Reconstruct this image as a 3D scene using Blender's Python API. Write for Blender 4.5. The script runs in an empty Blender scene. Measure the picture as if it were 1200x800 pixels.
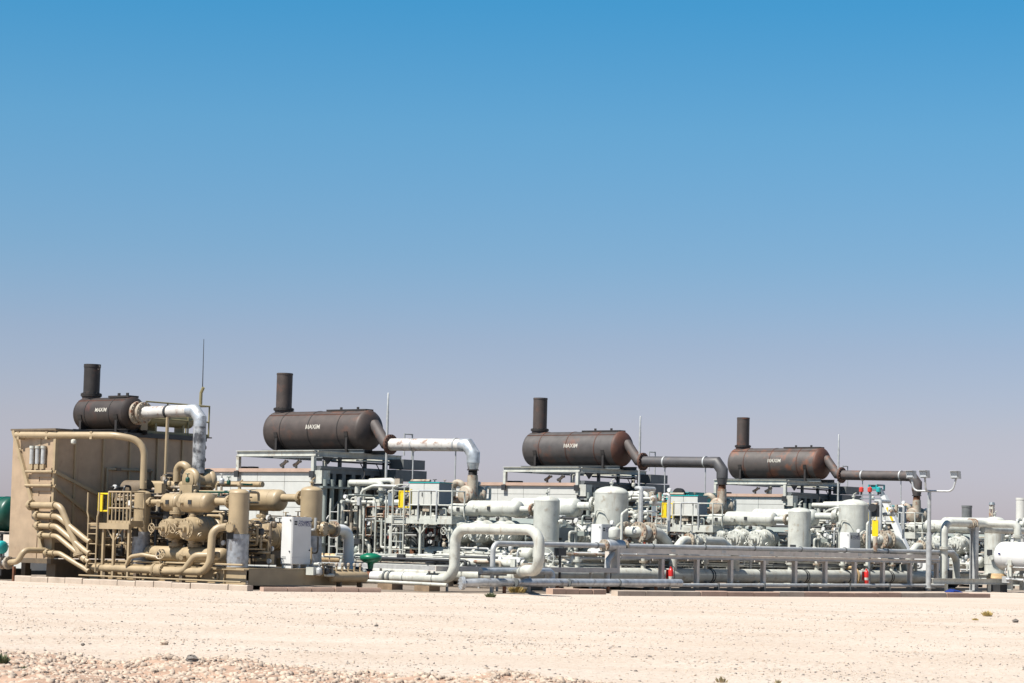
import bpy, math, random
import numpy as np
from mathutils import Vector, Matrix
R = math.radians
random.seed(7)
scene = bpy.context.scene
col = scene.collection

# ------------------------------------------------------------------ camera
PITCH, ROLL = R(4.66), R(1.4)
cam_d = bpy.data.cameras.new('camera')
cam_d.sensor_width = 36.0
cam_d.lens = 36.0 * 2833 / 1200
cam_d.clip_end = 9000
cam_d.clip_start = 0.5
cam = bpy.data.objects.new('camera', cam_d)
col.objects.link(cam)
fw = Vector((0, math.cos(PITCH), math.sin(PITCH)))
r0 = Vector((1, 0, 0)); u0 = Vector((0, -math.sin(PITCH), math.cos(PITCH)))
cr = r0 * math.cos(ROLL) + u0 * math.sin(ROLL)
cu = u0 * math.cos(ROLL) - r0 * math.sin(ROLL)
m = Matrix((cr, cu, -fw)).transposed().to_4x4()
m.translation = Vector((0, 0, 1.65))
cam.matrix_world = m
scene.camera = cam

# ------------------------------------------------------------------ sky and sun
SUN_EL = R(57)
SUN_DIR = Vector((-0.80, -0.60, 0)).normalized()
world = bpy.data.worlds.new('World')
scene.world = world
world.use_nodes = True
wn = world.node_tree.nodes; wl = world.node_tree.links
bg = wn['Background']
sky = wn.new('ShaderNodeTexSky')
sky.sky_type = 'NISHITA'
sky.sun_disc = False
sky.sun_elevation = SUN_EL
sky.sun_rotation = math.atan2(SUN_DIR.x, SUN_DIR.y)
sky.altitude = 900
sky.air_density = 1.0
sky.dust_density = 1.2
sky.ozone_density = 2.0
# dusty desert air: the lowest few degrees are greyer and darker, the blue deepens quickly above
tc = wn.new('ShaderNodeTexCoord')
sp = wn.new('ShaderNodeSeparateXYZ'); wl.new(tc.outputs['Generated'], sp.inputs[0])
ramp = wn.new('ShaderNodeValToRGB'); wl.new(sp.outputs['Z'], ramp.inputs[0])
el = ramp.color_ramp.elements
el[0].position = 0.0; el[0].color = (0.48, 0.44, 0.58, 1)
el[1].position = 1.0; el[1].color = (0.14, 0.36, 0.48, 1)
for p_, c_ in ((0.03, (0.50, 0.442, 0.56, 1)), (0.045, (0.507, 0.437, 0.521, 1)), (0.08, (0.459, 0.44, 0.513, 1)), (0.116, (0.366, 0.475, 0.548, 1)),
               (0.168, (0.284, 0.528, 0.605, 1)), (0.22, (0.163, 0.531, 0.647, 1)), (0.5, (0.14, 0.43, 0.55, 1))):
    e_ = el.new(p_); e_.color = c_
mx = wn.new('ShaderNodeMix'); mx.data_type = 'RGBA'; mx.blend_type = 'MULTIPLY'
mx.inputs[0].default_value = 1.0
wl.new(sky.outputs[0], mx.inputs[6]); wl.new(ramp.outputs[0], mx.inputs[7])
wl.new(mx.outputs[2], bg.inputs[0])
bg.inputs[1].default_value = 0.091

sd = bpy.data.lights.new('sun', 'SUN')
sd.energy = 4.6; sd.angle = R(0.5); sd.color = (1.0, 0.955, 0.88)
sun = bpy.data.objects.new('sun', sd)
col.objects.link(sun)
to_sun = SUN_DIR * math.cos(SUN_EL) + Vector((0, 0, math.sin(SUN_EL)))
sun.rotation_euler = to_sun.to_track_quat('Z', 'Y').to_euler()
sun.location = to_sun * 60

scene.view_settings.view_transform = 'Standard'
scene.view_settings.look = 'None'
scene.view_settings.gamma = 1.0
scene.view_settings.exposure = 1.1

# ------------------------------------------------------------------ plant grid: u along the compressor skids, v along the row of units, z up
PHI = R(39.5)
EU = Vector((math.cos(PHI), -math.sin(PHI), 0)); EV = Vector((math.sin(PHI), math.cos(PHI), 0))
ORG = Vector((-7.5, 94.4, 0))
PITCH_V = 16.2
def W(p): return ORG + EU * p[0] + EV * p[1] + Vector((0, 0, p[2]))

# ------------------------------------------------------------------ materials
MATS = {}
ALB = 0.76        # lowers every base colour so shade sinks deeper at the raised exposure
def mat(name, c, rough=0.5, metal=0.0, var=0.12, nscale=3.0, spot=None, spot_amt=0.0, spot_scale=2.5, streak=None, streak_amt=0.0, bump=0.0, bscale=40.0, fine=0.0):
    m = bpy.data.materials.new(name); m.use_nodes = True
    nt = m.node_tree; n = nt.nodes; l = nt.links
    b = n['Principled BSDF']
    b.inputs['Roughness'].default_value = rough
    b.inputs['Metallic'].default_value = metal
    c = tuple(x * ALB for x in c); spot = spot and tuple(x * ALB for x in spot); streak = streak and tuple(x * ALB for x in streak)
    g = n.new('ShaderNodeNewGeometry')
    no = n.new('ShaderNodeTexNoise'); no.inputs['Scale'].default_value = nscale; no.inputs['Detail'].default_value = 6
    l.new(g.outputs['Position'], no.inputs['Vector'])
    r = n.new('ShaderNodeMapRange'); r.inputs[1].default_value = 0.3; r.inputs[2].default_value = 0.7
    r.inputs[3].default_value = 1 - var; r.inputs[4].default_value = 1 + var * 0.6
    l.new(no.outputs[0], r.inputs[0])
    base = n.new('ShaderNodeMix'); base.data_type = 'RGBA'; base.blend_type = 'MULTIPLY'; base.inputs[0].default_value = 1
    base.inputs[6].default_value = (*c, 1); l.new(r.outputs[0], base.inputs[7])
    cur = base.outputs[2]
    if fine:
        nf = n.new('ShaderNodeTexNoise'); nf.inputs['Scale'].default_value = 45; nf.inputs['Detail'].default_value = 3
        l.new(g.outputs['Position'], nf.inputs['Vector'])
        rf = n.new('ShaderNodeMapRange'); rf.inputs[1].default_value = 0.35; rf.inputs[2].default_value = 0.65
        rf.inputs[3].default_value = 1 - fine; rf.inputs[4].default_value = 1 + fine * .5
        l.new(nf.outputs[0], rf.inputs[0])
        mm = n.new('ShaderNodeMix'); mm.data_type = 'RGBA'; mm.blend_type = 'MULTIPLY'; mm.inputs[0].default_value = 1
        l.new(cur, mm.inputs[6]); l.new(rf.outputs[0], mm.inputs[7]); cur = mm.outputs[2]
    for kind, cc, amt in (('spot', spot, spot_amt), ('streak', streak, streak_amt)):
        if cc is None: continue
        n2 = n.new('ShaderNodeTexNoise'); n2.inputs['Detail'].default_value = 8; n2.inputs['Roughness'].default_value = 0.62
        if kind == 'streak':
            mp = n.new('ShaderNodeMapping'); mp.inputs['Scale'].default_value = (7, 7, 0.7)
            l.new(g.outputs['Position'], mp.inputs['Vector']); l.new(mp.outputs[0], n2.inputs['Vector'])
            n2.inputs['Scale'].default_value = 1.0
        else:
            n2.inputs['Scale'].default_value = spot_scale
            l.new(g.outputs['Position'], n2.inputs['Vector'])
        r2 = n.new('ShaderNodeMapRange')
        th = 0.74 - 0.32 * amt
        r2.inputs[1].default_value = th - .03; r2.inputs[2].default_value = th + 0.10
        r2.inputs[3].default_value = 0; r2.inputs[4].default_value = 0.9 if kind == 'spot' else 0.6
        l.new(n2.outputs[0], r2.inputs[0])
        mm = n.new('ShaderNodeMix'); mm.data_type = 'RGBA'
        l.new(r2.outputs[0], mm.inputs[0]); l.new(cur, mm.inputs[6]); mm.inputs[7].default_value = (*cc, 1)
        cur = mm.outputs[2]
    l.new(cur, b.inputs['Base Color'])
    if bump:
        nb = n.new('ShaderNodeTexNoise'); nb.inputs['Scale'].default_value = bscale; nb.inputs['Detail'].default_value = 5
        l.new(g.outputs['Position'], nb.inputs['Vector'])
        bp = n.new('ShaderNodeBump'); bp.inputs['Strength'].default_value = bump; bp.inputs['Distance'].default_value = 0.02
        l.new(nb.outputs[0], bp.inputs['Height']); l.new(bp.outputs[0], b.inputs['Normal'])
    MATS[name] = m
    return m
RUST = (0.16, 0.06, 0.025); DIRT = (0.30, 0.22, 0.15)
mat('white', (0.555, 0.56, 0.505), .48, var=.2, spot=(0.33, 0.28, 0.21), spot_amt=.40, spot_scale=3.5, streak=(.33, .26, .19), streak_amt=.44, fine=.06)
mat('galv_light', (0.64, 0.575, 0.51), .5, .0, var=.16, nscale=4, spot=(.40, .34, .28), spot_amt=.3)
mat('white_clean', (0.72, 0.72, 0.71), .4, var=.05)
mat('white_panel', (0.58, 0.58, 0.545), .45, var=.07, streak=(0.5, 0.42, 0.33), streak_amt=.25)
mat('grey_green', (0.27, 0.30, 0.275), .45, spot=(0.22, 0.19, 0.15), spot_amt=.3, streak=(0.5, 0.5, 0.46), streak_amt=.2)
mat('tan', (0.40, 0.305, 0.185), .45, var=.15, spot=(0.24, 0.17, 0.10), spot_amt=.28, streak=(0.28, 0.2, 0.13), streak_amt=.28)
mat('tan_panel', (0.425, 0.31, 0.205), .5, var=.14, spot=(0.30, 0.20, 0.13), spot_amt=.25, streak=(0.27, 0.18, 0.12), streak_amt=.35)
mat('tan_dark', (0.16, 0.12, 0.08), .55, var=.2, spot=(0.12, 0.07, 0.04), spot_amt=.35)
mat('olive', (0.27, 0.235, 0.12), .5, var=.15)
mat('silencer_a', (0.070, 0.052, 0.045), .62, .1, var=.25, spot=(0.125, 0.060, 0.040), spot_amt=.52, spot_scale=1.3, streak=(0.05, .04, .036), streak_amt=.4, fine=.1)
mat('silencer_b', (0.085, 0.074, 0.070), .56, .12, var=.25, spot=(0.17, 0.070, 0.042), spot_amt=.50, spot_scale=1.1, streak=(0.06, .05, .045), streak_amt=.35, fine=.1)
mat('silencer_c', (0.088, 0.073, 0.066), .58, .1, var=.25, spot=(0.23, 0.082, 0.04), spot_amt=.66, spot_scale=1.2, streak=(0.06, .05, .045), streak_amt=.35, fine=.1)
mat('silencer_d', (0.045, 0.033, 0.028), .55, .15, var=.3, spot=(0.09, 0.035, 0.025), spot_amt=.48, spot_scale=1.6, fine=.1)
mat('rust_head', (0.105, 0.042, 0.026), .65, .1, var=.3, spot=(0.08, .045, .035), spot_amt=.5, fine=.12)
mat('soot', (0.035, 0.03, 0.028), .6, .2, var=.3, spot=(0.09, .05, .04), spot_amt=.35)
mat('duct_grey', (0.080, 0.075, 0.078), .55, .05, var=.2, spot=(0.15, .09, .065), spot_amt=.38, fine=.08)
mat('duct_brown', (0.085, 0.07, 0.066), .7, .0, var=.25, spot=(0.19, .085, .05), spot_amt=.46, fine=.08)
mat('duct_white', (0.60, 0.57, 0.53), .45, .0, var=.16, spot=(0.25, .13, .085), spot_amt=.56, spot_scale=4, streak=(0.12, .09, .08), streak_amt=.3)
mat('cladding', (0.54, 0.56, 0.58), .40, .45, var=.3, nscale=5, spot=(0.20, .17, .155), spot_amt=.46, spot_scale=3.5)
mat('galv', (0.50, 0.505, 0.50), .45, .22, var=.18, nscale=6, spot=(.36, .33, .29), spot_amt=.25)
mat('clad_dirty', (0.50, 0.51, 0.52), .42, .3, var=.3, nscale=4, spot=(0.06, .06, .068), spot_amt=.85, spot_scale=3.2, streak=(.3, .17, .11), streak_amt=.35)
mat('foil', (0.40, 0.42, 0.45), .5, .35, var=.35, nscale=7, spot=(0.22, .20, .19), spot_amt=.55, spot_scale=6)
mat('straw', (0.46, 0.38, 0.22), .8, var=.3, nscale=12)
mat('rusty_white', (0.42, 0.36, 0.28), .6, var=.3, spot=(0.24, .09, .04), spot_amt=.6, spot_scale=5)
mat('rust', RUST, .75, var=.3, nscale=8)
mat('flange_rust', (0.12, 0.055, 0.035), .7, var=.3, nscale=9)
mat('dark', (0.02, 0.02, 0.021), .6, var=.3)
mat('dark_steel', (0.055, 0.057, 0.06), .5, .4, var=.25)
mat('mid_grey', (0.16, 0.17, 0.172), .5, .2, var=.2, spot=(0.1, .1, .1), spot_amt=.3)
mat('slate', (0.17, 0.20, 0.225), .45, var=.1)
mat('yellow', (0.78, 0.56, 0.01), .4, var=.06)
mat('red', (0.62, 0.025, 0.02), .35, var=.1)
mat('orange_red', (0.26, 0.045, 0.025), .5, var=.2)
mat('green', (0.005, 0.15, 0.075), .35, var=.12)
mat('dark_green', (0.004, 0.07, 0.045), .4, var=.15)
mat('teal', (0.02, 0.36, 0.36), .4, var=.08)
mat('blue', (0.01, 0.035, 0.22), .5, var=.3)
mat('black_ink', (0.02, 0.02, 0.03), .5, var=0)
mat('blue_ink', (0.04, 0.04, 0.16), .5, var=0)
mat('letter_white', (0.52, 0.49, 0.43), .7, var=.4, nscale=14)
mat('insulation', (0.55, 0.38, 0.20), .8, var=.25, nscale=7)
mat('wood', (0.27, 0.19, 0.12), .8, var=.3, nscale=4, bump=.3)
mat('concrete', (0.50, 0.41, 0.33), .85, var=.15, nscale=2.2, spot=(0.36, .27, .2), spot_amt=.3, bump=.25, fine=.1)
mat('concrete_pink', (0.50, 0.345, 0.265), .85, var=.15, nscale=1.6, spot=(0.33, .24, .19), spot_amt=.35, bump=.25, fine=.1)
mat('glass', (0.75, 0.78, 0.8), .12, .2, var=0)
mat('lamp_red', (0.6, 0.06, 0.04), .3, var=0)
mat('rubber', (0.025, 0.025, 0.025), .8, var=.1)
mat('dry_plant', (0.62, 0.46, 0.17), .8, var=.3, nscale=12)
mat('weed', (0.15, 0.17, 0.08), .7, var=.3, nscale=12)
mat('stone', (0.52, 0.41, 0.32), .95, var=.35, nscale=9, fine=.1)
mat('stone_dark', (0.20, 0.175, 0.155), .9, var=.4, nscale=9)
mat('red_soil', (0.46, 0.30, 0.21), .95, var=.25, nscale=3, fine=.2, bump=.5)

# ------------------------------------------------------------------ mesh building
class MB:
    def __init__(s): s.v = []; s.f = []
    def add(s, vs, fs):
        k = len(s.v); s.v += [tuple(x) for x in vs]; s.f += [tuple(i + k for i in q) for q in fs]; return s
    def box(s, a, b, c, d, e, f):
        vs = [(x, y, z) for z in (e, f) for y in (c, d) for x in (a, b)]
        return s.add(vs, [(0, 2, 3, 1), (4, 5, 7, 6), (0, 1, 5, 4), (2, 6, 7, 3), (0, 4, 6, 2), (1, 3, 7, 5)])
    def bar(s, p, q, w, h=None, up=(0, 0, 1)):
        h = h or w
        p = Vector(p); q = Vector(q); d = (q - p).normalized(); upv = Vector(up)
        if abs(d.dot(upv)) > .98: upv = Vector((0, 1, 0))
        x = d.cross(upv).normalized(); y = x.cross(d)
        vs = []
        for o in (p, q):
            for a, b in ((-1, -1), (1, -1), (1, 1), (-1, 1)): vs.append(o + x * (a * w / 2) + y * (b * h / 2))
        return s.add(vs, [(0, 1, 2, 3), (7, 6, 5, 4), (0, 4, 5, 1), (1, 5, 6, 2), (2, 6, 7, 3), (3, 7, 4, 0)])
    def hbeam(s, p, q, h=.2, w=.2, t=.02):
        p = Vector(p); q = Vector(q); d = (q - p).normalized(); upv = Vector((0, 0, 1))
        if abs(d.z) > .98: upv = Vector((1, 0, 0))
        x = d.cross(upv).normalized(); y = x.cross(d)
        s.bar(p + y * (h - t) / 2, q + y * (h - t) / 2, w, t, y)
        s.bar(p - y * (h - t) / 2, q - y * (h - t) / 2, w, t, y)
        s.bar(p, q, t, h - 2 * t, y)
        return s
    def lathe(s, p, d, prof, n=20, cap=True):
        p = Vector(p); d = Vector(d).normalized()
        x = d.orthogonal().normalized(); y = d.cross(x)
        vs = []; fs = []
        for t, r in prof:
            for k in range(n):
                a = 2 * math.pi * k / n
                vs.append(p + d * t + x * (r * math.cos(a)) + y * (r * math.sin(a)))
        for i in range(len(prof) - 1):
            for k in range(n):
                a = i * n + k; b = i * n + (k + 1) % n
                fs.append((a, b, b + n, a + n))
        if cap:
            fs.append(tuple(reversed(range(n)))); fs.append(tuple(range((len(prof) - 1) * n, len(prof) * n)))
        return s.add(vs, fs)
    def cyl(s, p, q, r, r2=None, n=16):
        p = Vector(p); q = Vector(q)
        return s.lathe(p, q - p, [(0, r), ((q - p).length, r if r2 is None else r2)], n)
    def vessel(s, p, q, r, hd=.5, n=24):
        """cylinder from p to q with domed ends of depth hd*r inside the length"""
        p = Vector(p); q = Vector(q); L = (q - p).length; h = hd * r
        pr = [(h - h * math.cos(a), r * math.sin(a)) for a in [R(x) for x in (4, 20, 38, 56, 74, 90)]]
        pr2 = [(L - t, rr) for t, rr in reversed(pr)]
        return s.lathe(p, q - p, pr + pr2, n)
    def tube(s, pts, r, bend=None, n=12, seg=6):
        pts = [Vector(p) for p in pts]; path = [pts[0]]
        for i in range(1, len(pts) - 1):
            a, b, c = pts[i - 1], pts[i], pts[i + 1]
            d1 = (b - a).normalized(); d2 = (c - b).normalized(); ang = d1.angle(d2)
            if ang < .02 or ang > 2.9: continue
            if not bend: path.append(b); continue
            t = min(bend * math.tan(ang / 2), (b - a).length * .49, (c - b).length * .49)
            rr = t / math.tan(ang / 2)
            nrm = (d2 - d1 * d1.dot(d2)).normalized()
            cen = b - d1 * t + nrm * rr
            k = max(2, int(seg * ang / 1.57 + .5))
            for j in range(k + 1):
                th = ang * j / k
                path.append(cen - nrm * (rr * math.cos(th)) + d1 * (rr * math.sin(th)))
        path.append(pts[-1])
        vs = []; fs = []; x = None
        for i, p in enumerate(path):
            if i == 0: t = (path[1] - p).normalized(); sc = 1
            elif i == len(path) - 1: t = (p - path[i - 1]).normalized(); sc = 1
            else:
                t1 = (p - path[i - 1]).normalized(); t2 = (path[i + 1] - p).normalized(); t = (t1 + t2).normalized()
            x = t.orthogonal().normalized() if x is None else (x - t * x.dot(t)).normalized()
            y = t.cross(x)
            st = 1.0; ax = None
            if 0 < i < len(path) - 1:
                c_ = t.dot(t2)
                if c_ < .995:
                    st = 1 / c_; ax = (t2 - t1); ax = (ax - t * ax.dot(t)).normalized()
            for k in range(n):
                a = 2 * math.pi * k / n
                o = x * (r * math.cos(a)) + y * (r * math.sin(a))
                if ax is not None: o = o + ax * (o.dot(ax) * (st - 1))
                vs.append(p + o)
        for i in range(len(path) - 1):
            for k in range(n):
                a = i * n + k; b = i * n + (k + 1) % n
                fs.append((a, b, b + n, a + n))
        fs.append(tuple(reversed(range(n)))); fs.append(tuple(range((len(path) - 1) * n, len(path) * n)))
        return s.add(vs, fs)
    def flange(s, p, d, r, t=.06, bolts=10, n=20):
        """bolted flange pair round a pipe"""
        p = Vector(p); d = Vector(d).normalized()
        s.lathe(p - d * t, d, [(0, r), (t * .9, r)], n); s.lathe(p + d * t * .1, d, [(0, r), (t * .9, r)], n)
        x = d.orthogonal().normalized(); y = d.cross(x)
        for k in range(bolts):
            a = 2 * math.pi * k / bolts
            o = p + (x * math.cos(a) + y * math.sin(a)) * r * .86
            s.cyl(o - d * t * 1.6, o + d * t * 1.6, r * .075, n=5)
        return s
    def ring(s, p, d, r, tr, n=24, k=6):
        p = Vector(p); d = Vector(d).normalized(); x = d.orthogonal().normalized(); y = d.cross(x)
        vs = []; fs = []
        for i in range(n):
            a = 2 * math.pi * i / n; c = x * math.cos(a) + y * math.sin(a)
            for j in range(k):
                b = 2 * math.pi * j / k
                vs.append(p + c * (r + tr * math.cos(b)) + d * (tr * math.sin(b)))
        for i in range(n):
            for j in range(k):
                fs.append((i * k + j, ((i + 1) % n) * k + j, ((i + 1) % n) * k + (j + 1) % k, i * k + (j + 1) % k))
        return s.add(vs, fs)
    def wheel(s, p, d, r, tr=.012, spokes=4):
        s.ring(p, d, r, tr, 18, 5)
        p = Vector(p); d = Vector(d).normalized(); x = d.orthogonal().normalized(); y = d.cross(x)
        for k in range(spokes):
            a = math.pi * k / spokes * 2
            s.cyl(p, p + (x * math.cos(a) + y * math.sin(a)) * r, tr * .8, n=5)
        return s

BASE = {}
def mesh_from(mb, base, name, smooth=True):
    me = bpy.data.meshes.new(name)
    me.from_pydata([(x - base[0], y - base[1], z - base[2]) for x, y, z in mb.v], [], mb.f)
    me.update()
    if smooth:
        me.polygons.foreach_set('use_smooth', [True] * len(me.polygons))
        me.set_sharp_from_angle(angle=R(38))
    return me
def thing(name, label, cat, base, group=None, rz=None):
    o = bpy.data.objects.new(name, None); col.objects.link(o)
    o.empty_display_size = .3
    o.location = W(base); o.rotation_euler = (0, 0, -PHI if rz is None else rz)
    o['label'] = label; o['category'] = cat
    if group: o['group'] = group
    BASE[o.name] = base
    return o
def root_of(o):
    while o.parent: o = o.parent
    return o
def part(name, mb, m, parent, label=None):
    me = mesh_from(mb, BASE[root_of(parent).name], name)
    me.materials.append(MATS[m])
    o = bpy.data.objects.new(name, me); col.objects.link(o); o.parent = parent
    if label: o['label'] = label
    return o
def single(name, mb, m, label, cat, base, group=None):
    me = mesh_from(mb, base, name); me.materials.append(MATS[m])
    o = bpy.data.objects.new(name, me); col.objects.link(o)
    o.location = W(base); o.rotation_euler = (0, 0, -PHI)
    o['label'] = label; o['category'] = cat
    if group: o['group'] = group
    return o
def copy_tree(o, parent=None):
    c = o.copy(); col.objects.link(c)
    if parent is not None: c.parent = parent
    for ch in list(o.children): copy_tree(ch, c)
    return c
UNITS = ['white unit nearest the tan one', 'middle white unit', 'white unit farthest right']
REP = []           # (root, label template) of the first white unit
def rep(o, tmpl):
    o['label'] = tmpl.format(U=UNITS[0]); REP.append((o, tmpl)); return o
def plate(mb, u0_, u1_, v0_, v1_, z0_, z1_): return mb.box(u0_, u1_, v0_, v1_, z0_, z1_)

def text_mesh(txt, size, name):
    cd = bpy.data.curves.new('lettering', 'FONT'); cd.body = txt; cd.size = size; cd.align_x = 'CENTER'; cd.align_y = 'CENTER'
    cd.offset = size * .02
    o = bpy.data.objects.new('lettering', cd); col.objects.link(o)
    dg = bpy.context.evaluated_depsgraph_get(); dg.update()
    me = bpy.data.meshes.new_from_object(o.evaluated_get(dg))
    vs = [tuple(v.co) for v in me.vertices]; fs = [tuple(p.vertices) for p in me.polygons]
    bpy.data.objects.remove(o); bpy.data.curves.remove(cd); bpy.data.meshes.remove(me)
    return vs, fs

# ------------------------------------------------------------------ ground
def nodes_ground():
    m = bpy.data.materials.new('sand_ground'); m.use_nodes = True
    nt = m.node_tree; n = nt.nodes; l = nt.links; b = n['Principled BSDF']
    b.inputs['Roughness'].default_value = .95; b.inputs['Specular IOR Level'].default_value = .1
    g = n.new('ShaderNodeNewGeometry')
    def noise(scale, det=6, vec=None, rgh=.55):
        k = n.new('ShaderNodeTexNoise'); k.inputs['Scale'].default_value = scale; k.inputs['Detail'].default_value = det; k.inputs['Roughness'].default_value = rgh
        l.new(vec or g.outputs['Position'], k.inputs['Vector']); return k.outputs[0]
    mp = n.new('ShaderNodeMapping'); mp.inputs['Scale'].default_value = (.05, .45, 1); mp.inputs['Rotation'].default_value = (0, 0, .10)
    l.new(g.outputs['Position'], mp.inputs['Vector'])
    def ramp2(src, a, b_, c0, c1):
        r = n.new('ShaderNodeValToRGB'); r.color_ramp.elements[0].position = a; r.color_ramp.elements[0].color = (*c0, 1)
        r.color_ramp.elements[1].position = b_; r.color_ramp.elements[1].color = (*c1, 1); l.new(src, r.inputs[0]); return r.outputs[0]
    def mul(a, b_):
        x = n.new('ShaderNodeMix'); x.data_type = 'RGBA'; x.blend_type = 'MULTIPLY'; x.inputs[0].default_value = 1
        l.new(a, x.inputs[6]); l.new(b_, x.inputs[7]); return x.outputs[2]
    c = ramp2(noise(1.0, 5, mp.outputs[0]), .36, .62, (.432, .364, .306), (.447, .390, .338))
    c = mul(c, ramp2(noise(.35, 4), .3, .7, (.93, .90, .87), (1.03, 1.02, 1.01)))
    c = mul(c, ramp2(noise(9, 8, rgh=.75), .36, .60, (.80, .775, .75), (1.06, 1.06, 1.06)))
    c = mul(c, ramp2(noise(19, 4, rgh=.6), .30, .43, (.50, .47, .45), (1.0, 1.0, 1.0)))
    l.new(c, b.inputs['Base Color'])
    bp = n.new('ShaderNodeBump'); bp.inputs['Strength'].default_value = .55; bp.inputs['Distance'].default_value = .03
    l.new(noise(22, 8, rgh=.7), bp.inputs['Height']); l.new(bp.outputs[0], b.inputs['Normal'])
    return m
GROUND = nodes_ground()
def ground_h(x, y):
    h = .022 * math.sin(x * .31 + .7) * math.sin(y * .23) + .014 * math.sin(x * 1.1 + y * .7) + .01 * math.sin(y * 1.9 - x * .23)
    k = min(1, max(0, (72 - y) / 10))
    return h * k - .0
def build_ground():
    xs = [-6000, -1500, -400, -120, -60] + [-40 + .8 * i for i in range(101)] + [60, 120, 400, 1500, 6000]
    ys = [-60, 0, 15] + [22 + .8 * i for i in range(64)] + [80, 100, 140, 200, 400, 1200, 8000]
    vs = [(x, y, ground_h(x, y) if abs(x) < 41 and 16 < y < 75 else 0) for y in ys for x in xs]
    nx = len(xs)
    fs = [(j * nx + i, j * nx + i + 1, (j + 1) * nx + i + 1, (j + 1) * nx + i) for j in range(len(ys) - 1) for i in range(nx - 1)]
    me = bpy.data.meshes.new('ground'); me.from_pydata(vs, [], fs); me.materials.append(GROUND)
    me.polygons.foreach_set('use_smooth', [True] * len(me.polygons))
    o = bpy.data.objects.new('ground', me); col.objects.link(o); o['kind'] = 'structure'
build_ground()

rng = np.random.default_rng(3)
_g = (1 + 5 ** .5) / 2
OCT = np.array([(-1, _g, 0), (1, _g, 0), (-1, -_g, 0), (1, -_g, 0), (0, -1, _g), (0, 1, _g), (0, -1, -_g), (0, 1, -_g), (_g, 0, -1), (_g, 0, 1), (-_g, 0, -1), (-_g, 0, 1)]) / 1.9
OCT_F = np.array([(0, 11, 5), (0, 5, 1), (0, 1, 7), (0, 7, 10), (0, 10, 11), (1, 5, 9), (5, 11, 4), (11, 10, 2), (10, 7, 6), (7, 1, 8), (3, 9, 4), (3, 4, 2), (3, 2, 6), (3, 6, 8), (3, 8, 9), (4, 9, 5), (2, 4, 11), (6, 2, 10), (8, 6, 7), (9, 8, 1)])
def scatter(name, pts, sizes, m, label, cat):
    n = len(pts); k = len(OCT)
    V = np.repeat(OCT[None], n, 0) * rng.uniform(.55, 1.3, (n, k, 1)) + rng.uniform(-.12, .12, (n, k, 3))
    V *= rng.uniform(.6, 1.25, (n, 1, 3)) * np.array([1, 1, .75])
    a = rng.uniform(0, 6.28, n); ca, sa = np.cos(a), np.sin(a)
    x = V[..., 0] * ca[:, None] - V[..., 1] * sa[:, None]; y = V[..., 0] * sa[:, None] + V[..., 1] * ca[:, None]
    V = np.stack([x, y, V[..., 2]], -1) * sizes[:, None, None] + pts[:, None, :]
    Fc = (OCT_F[None] + (np.arange(n) * k)[:, None, None]).reshape(-1, 3)
    me = bpy.data.meshes.new(name)
    me.vertices.add(n * k); me.vertices.foreach_set('co', V.reshape(-1).astype(np.float32))
    me.loops.add(len(Fc) * 3); me.loops.foreach_set('vertex_index', Fc.reshape(-1).astype(np.int32))
    me.polygons.add(len(Fc)); me.polygons.foreach_set('loop_start', np.arange(0, len(Fc) * 3, 3, dtype=np.int32))
    me.update(calc_edges=True); me.materials.append(MATS[m])
    o = bpy.data.objects.new(name, me); col.objects.link(o)
    o['kind'] = 'stuff'; o['label'] = label; o['category'] = cat
    return o
def field(n, y0, y1, half, lo, hi, pw):
    y = y0 + (y1 - y0) * rng.uniform(0, 1, n) ** 1.15
    x = rng.uniform(-1, 1, n) * (y * .225 + half)
    s = lo + (hi - lo) * rng.uniform(0, 1, n) ** pw
    z = np.array([ground_h(a, b) for a, b in zip(x, y)]) - s * .12
    keep = np.sin(x * .9 + y * .35) + np.sin(y * .37 - x * .8) + .6 * np.sin(y * 1.3 + x * .31) + rng.uniform(-2.2, 2.6, n) > -.5
    return np.stack([x, y, z], -1)[keep], s[keep]
p_, s_ = field(34000, 26.5, 72, 2, .006, .028, 2.6)
scatter('gravel', p_, s_, 'stone', 'pale loose gravel strewn over the sandy foreground', 'gravel')
p_, s_ = field(15000, 26.5, 71, 2, .006, .030, 2.6)
scatter('dark_gravel', p_, s_, 'stone_dark', 'dark grey pebbles scattered over the pale sand', 'gravel')

# dark gravel-toned sheet added under the plant to cut bounced light
mat('added_pad_gravel', (0.27, 0.215, 0.165), .95, var=.3, nscale=1.5, spot=(.15, .12, .095), spot_amt=.4, fine=.25, bump=.5)
def build_pad():
    out = [(-9, -18.0), (7.3, -19.9), (16.6, -19.3), (17.2, -14.5), (18.3, -12.9), (19.3, -8.5), (19.2, -2.6), (18.2, 2), (18.0, 24), (17, 44), (-9, 44)]
    pts = []
    rd = random.Random(2)
    for i in range(len(out)):
        a = Vector(out[i]); b = Vector(out[(i + 1) % len(out)])
        n = max(1, int((b - a).length / .7))
        for k in range(n):
            p = a.lerp(b, k / n); pts.append((p.x + rd.uniform(-.16, .16), p.y + rd.uniform(-.16, .16)))
    me = bpy.data.meshes.new('added_dark_pad'); me.from_pydata([tuple(W((u, v, .006))) for u, v in pts], [], [tuple(range(len(pts)))])
    me.materials.append(MATS['added_pad_gravel'])
    o = bpy.data.objects.new('added_dark_pad', me); col.objects.link(o); o['kind'] = 'structure'
build_pad()

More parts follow.
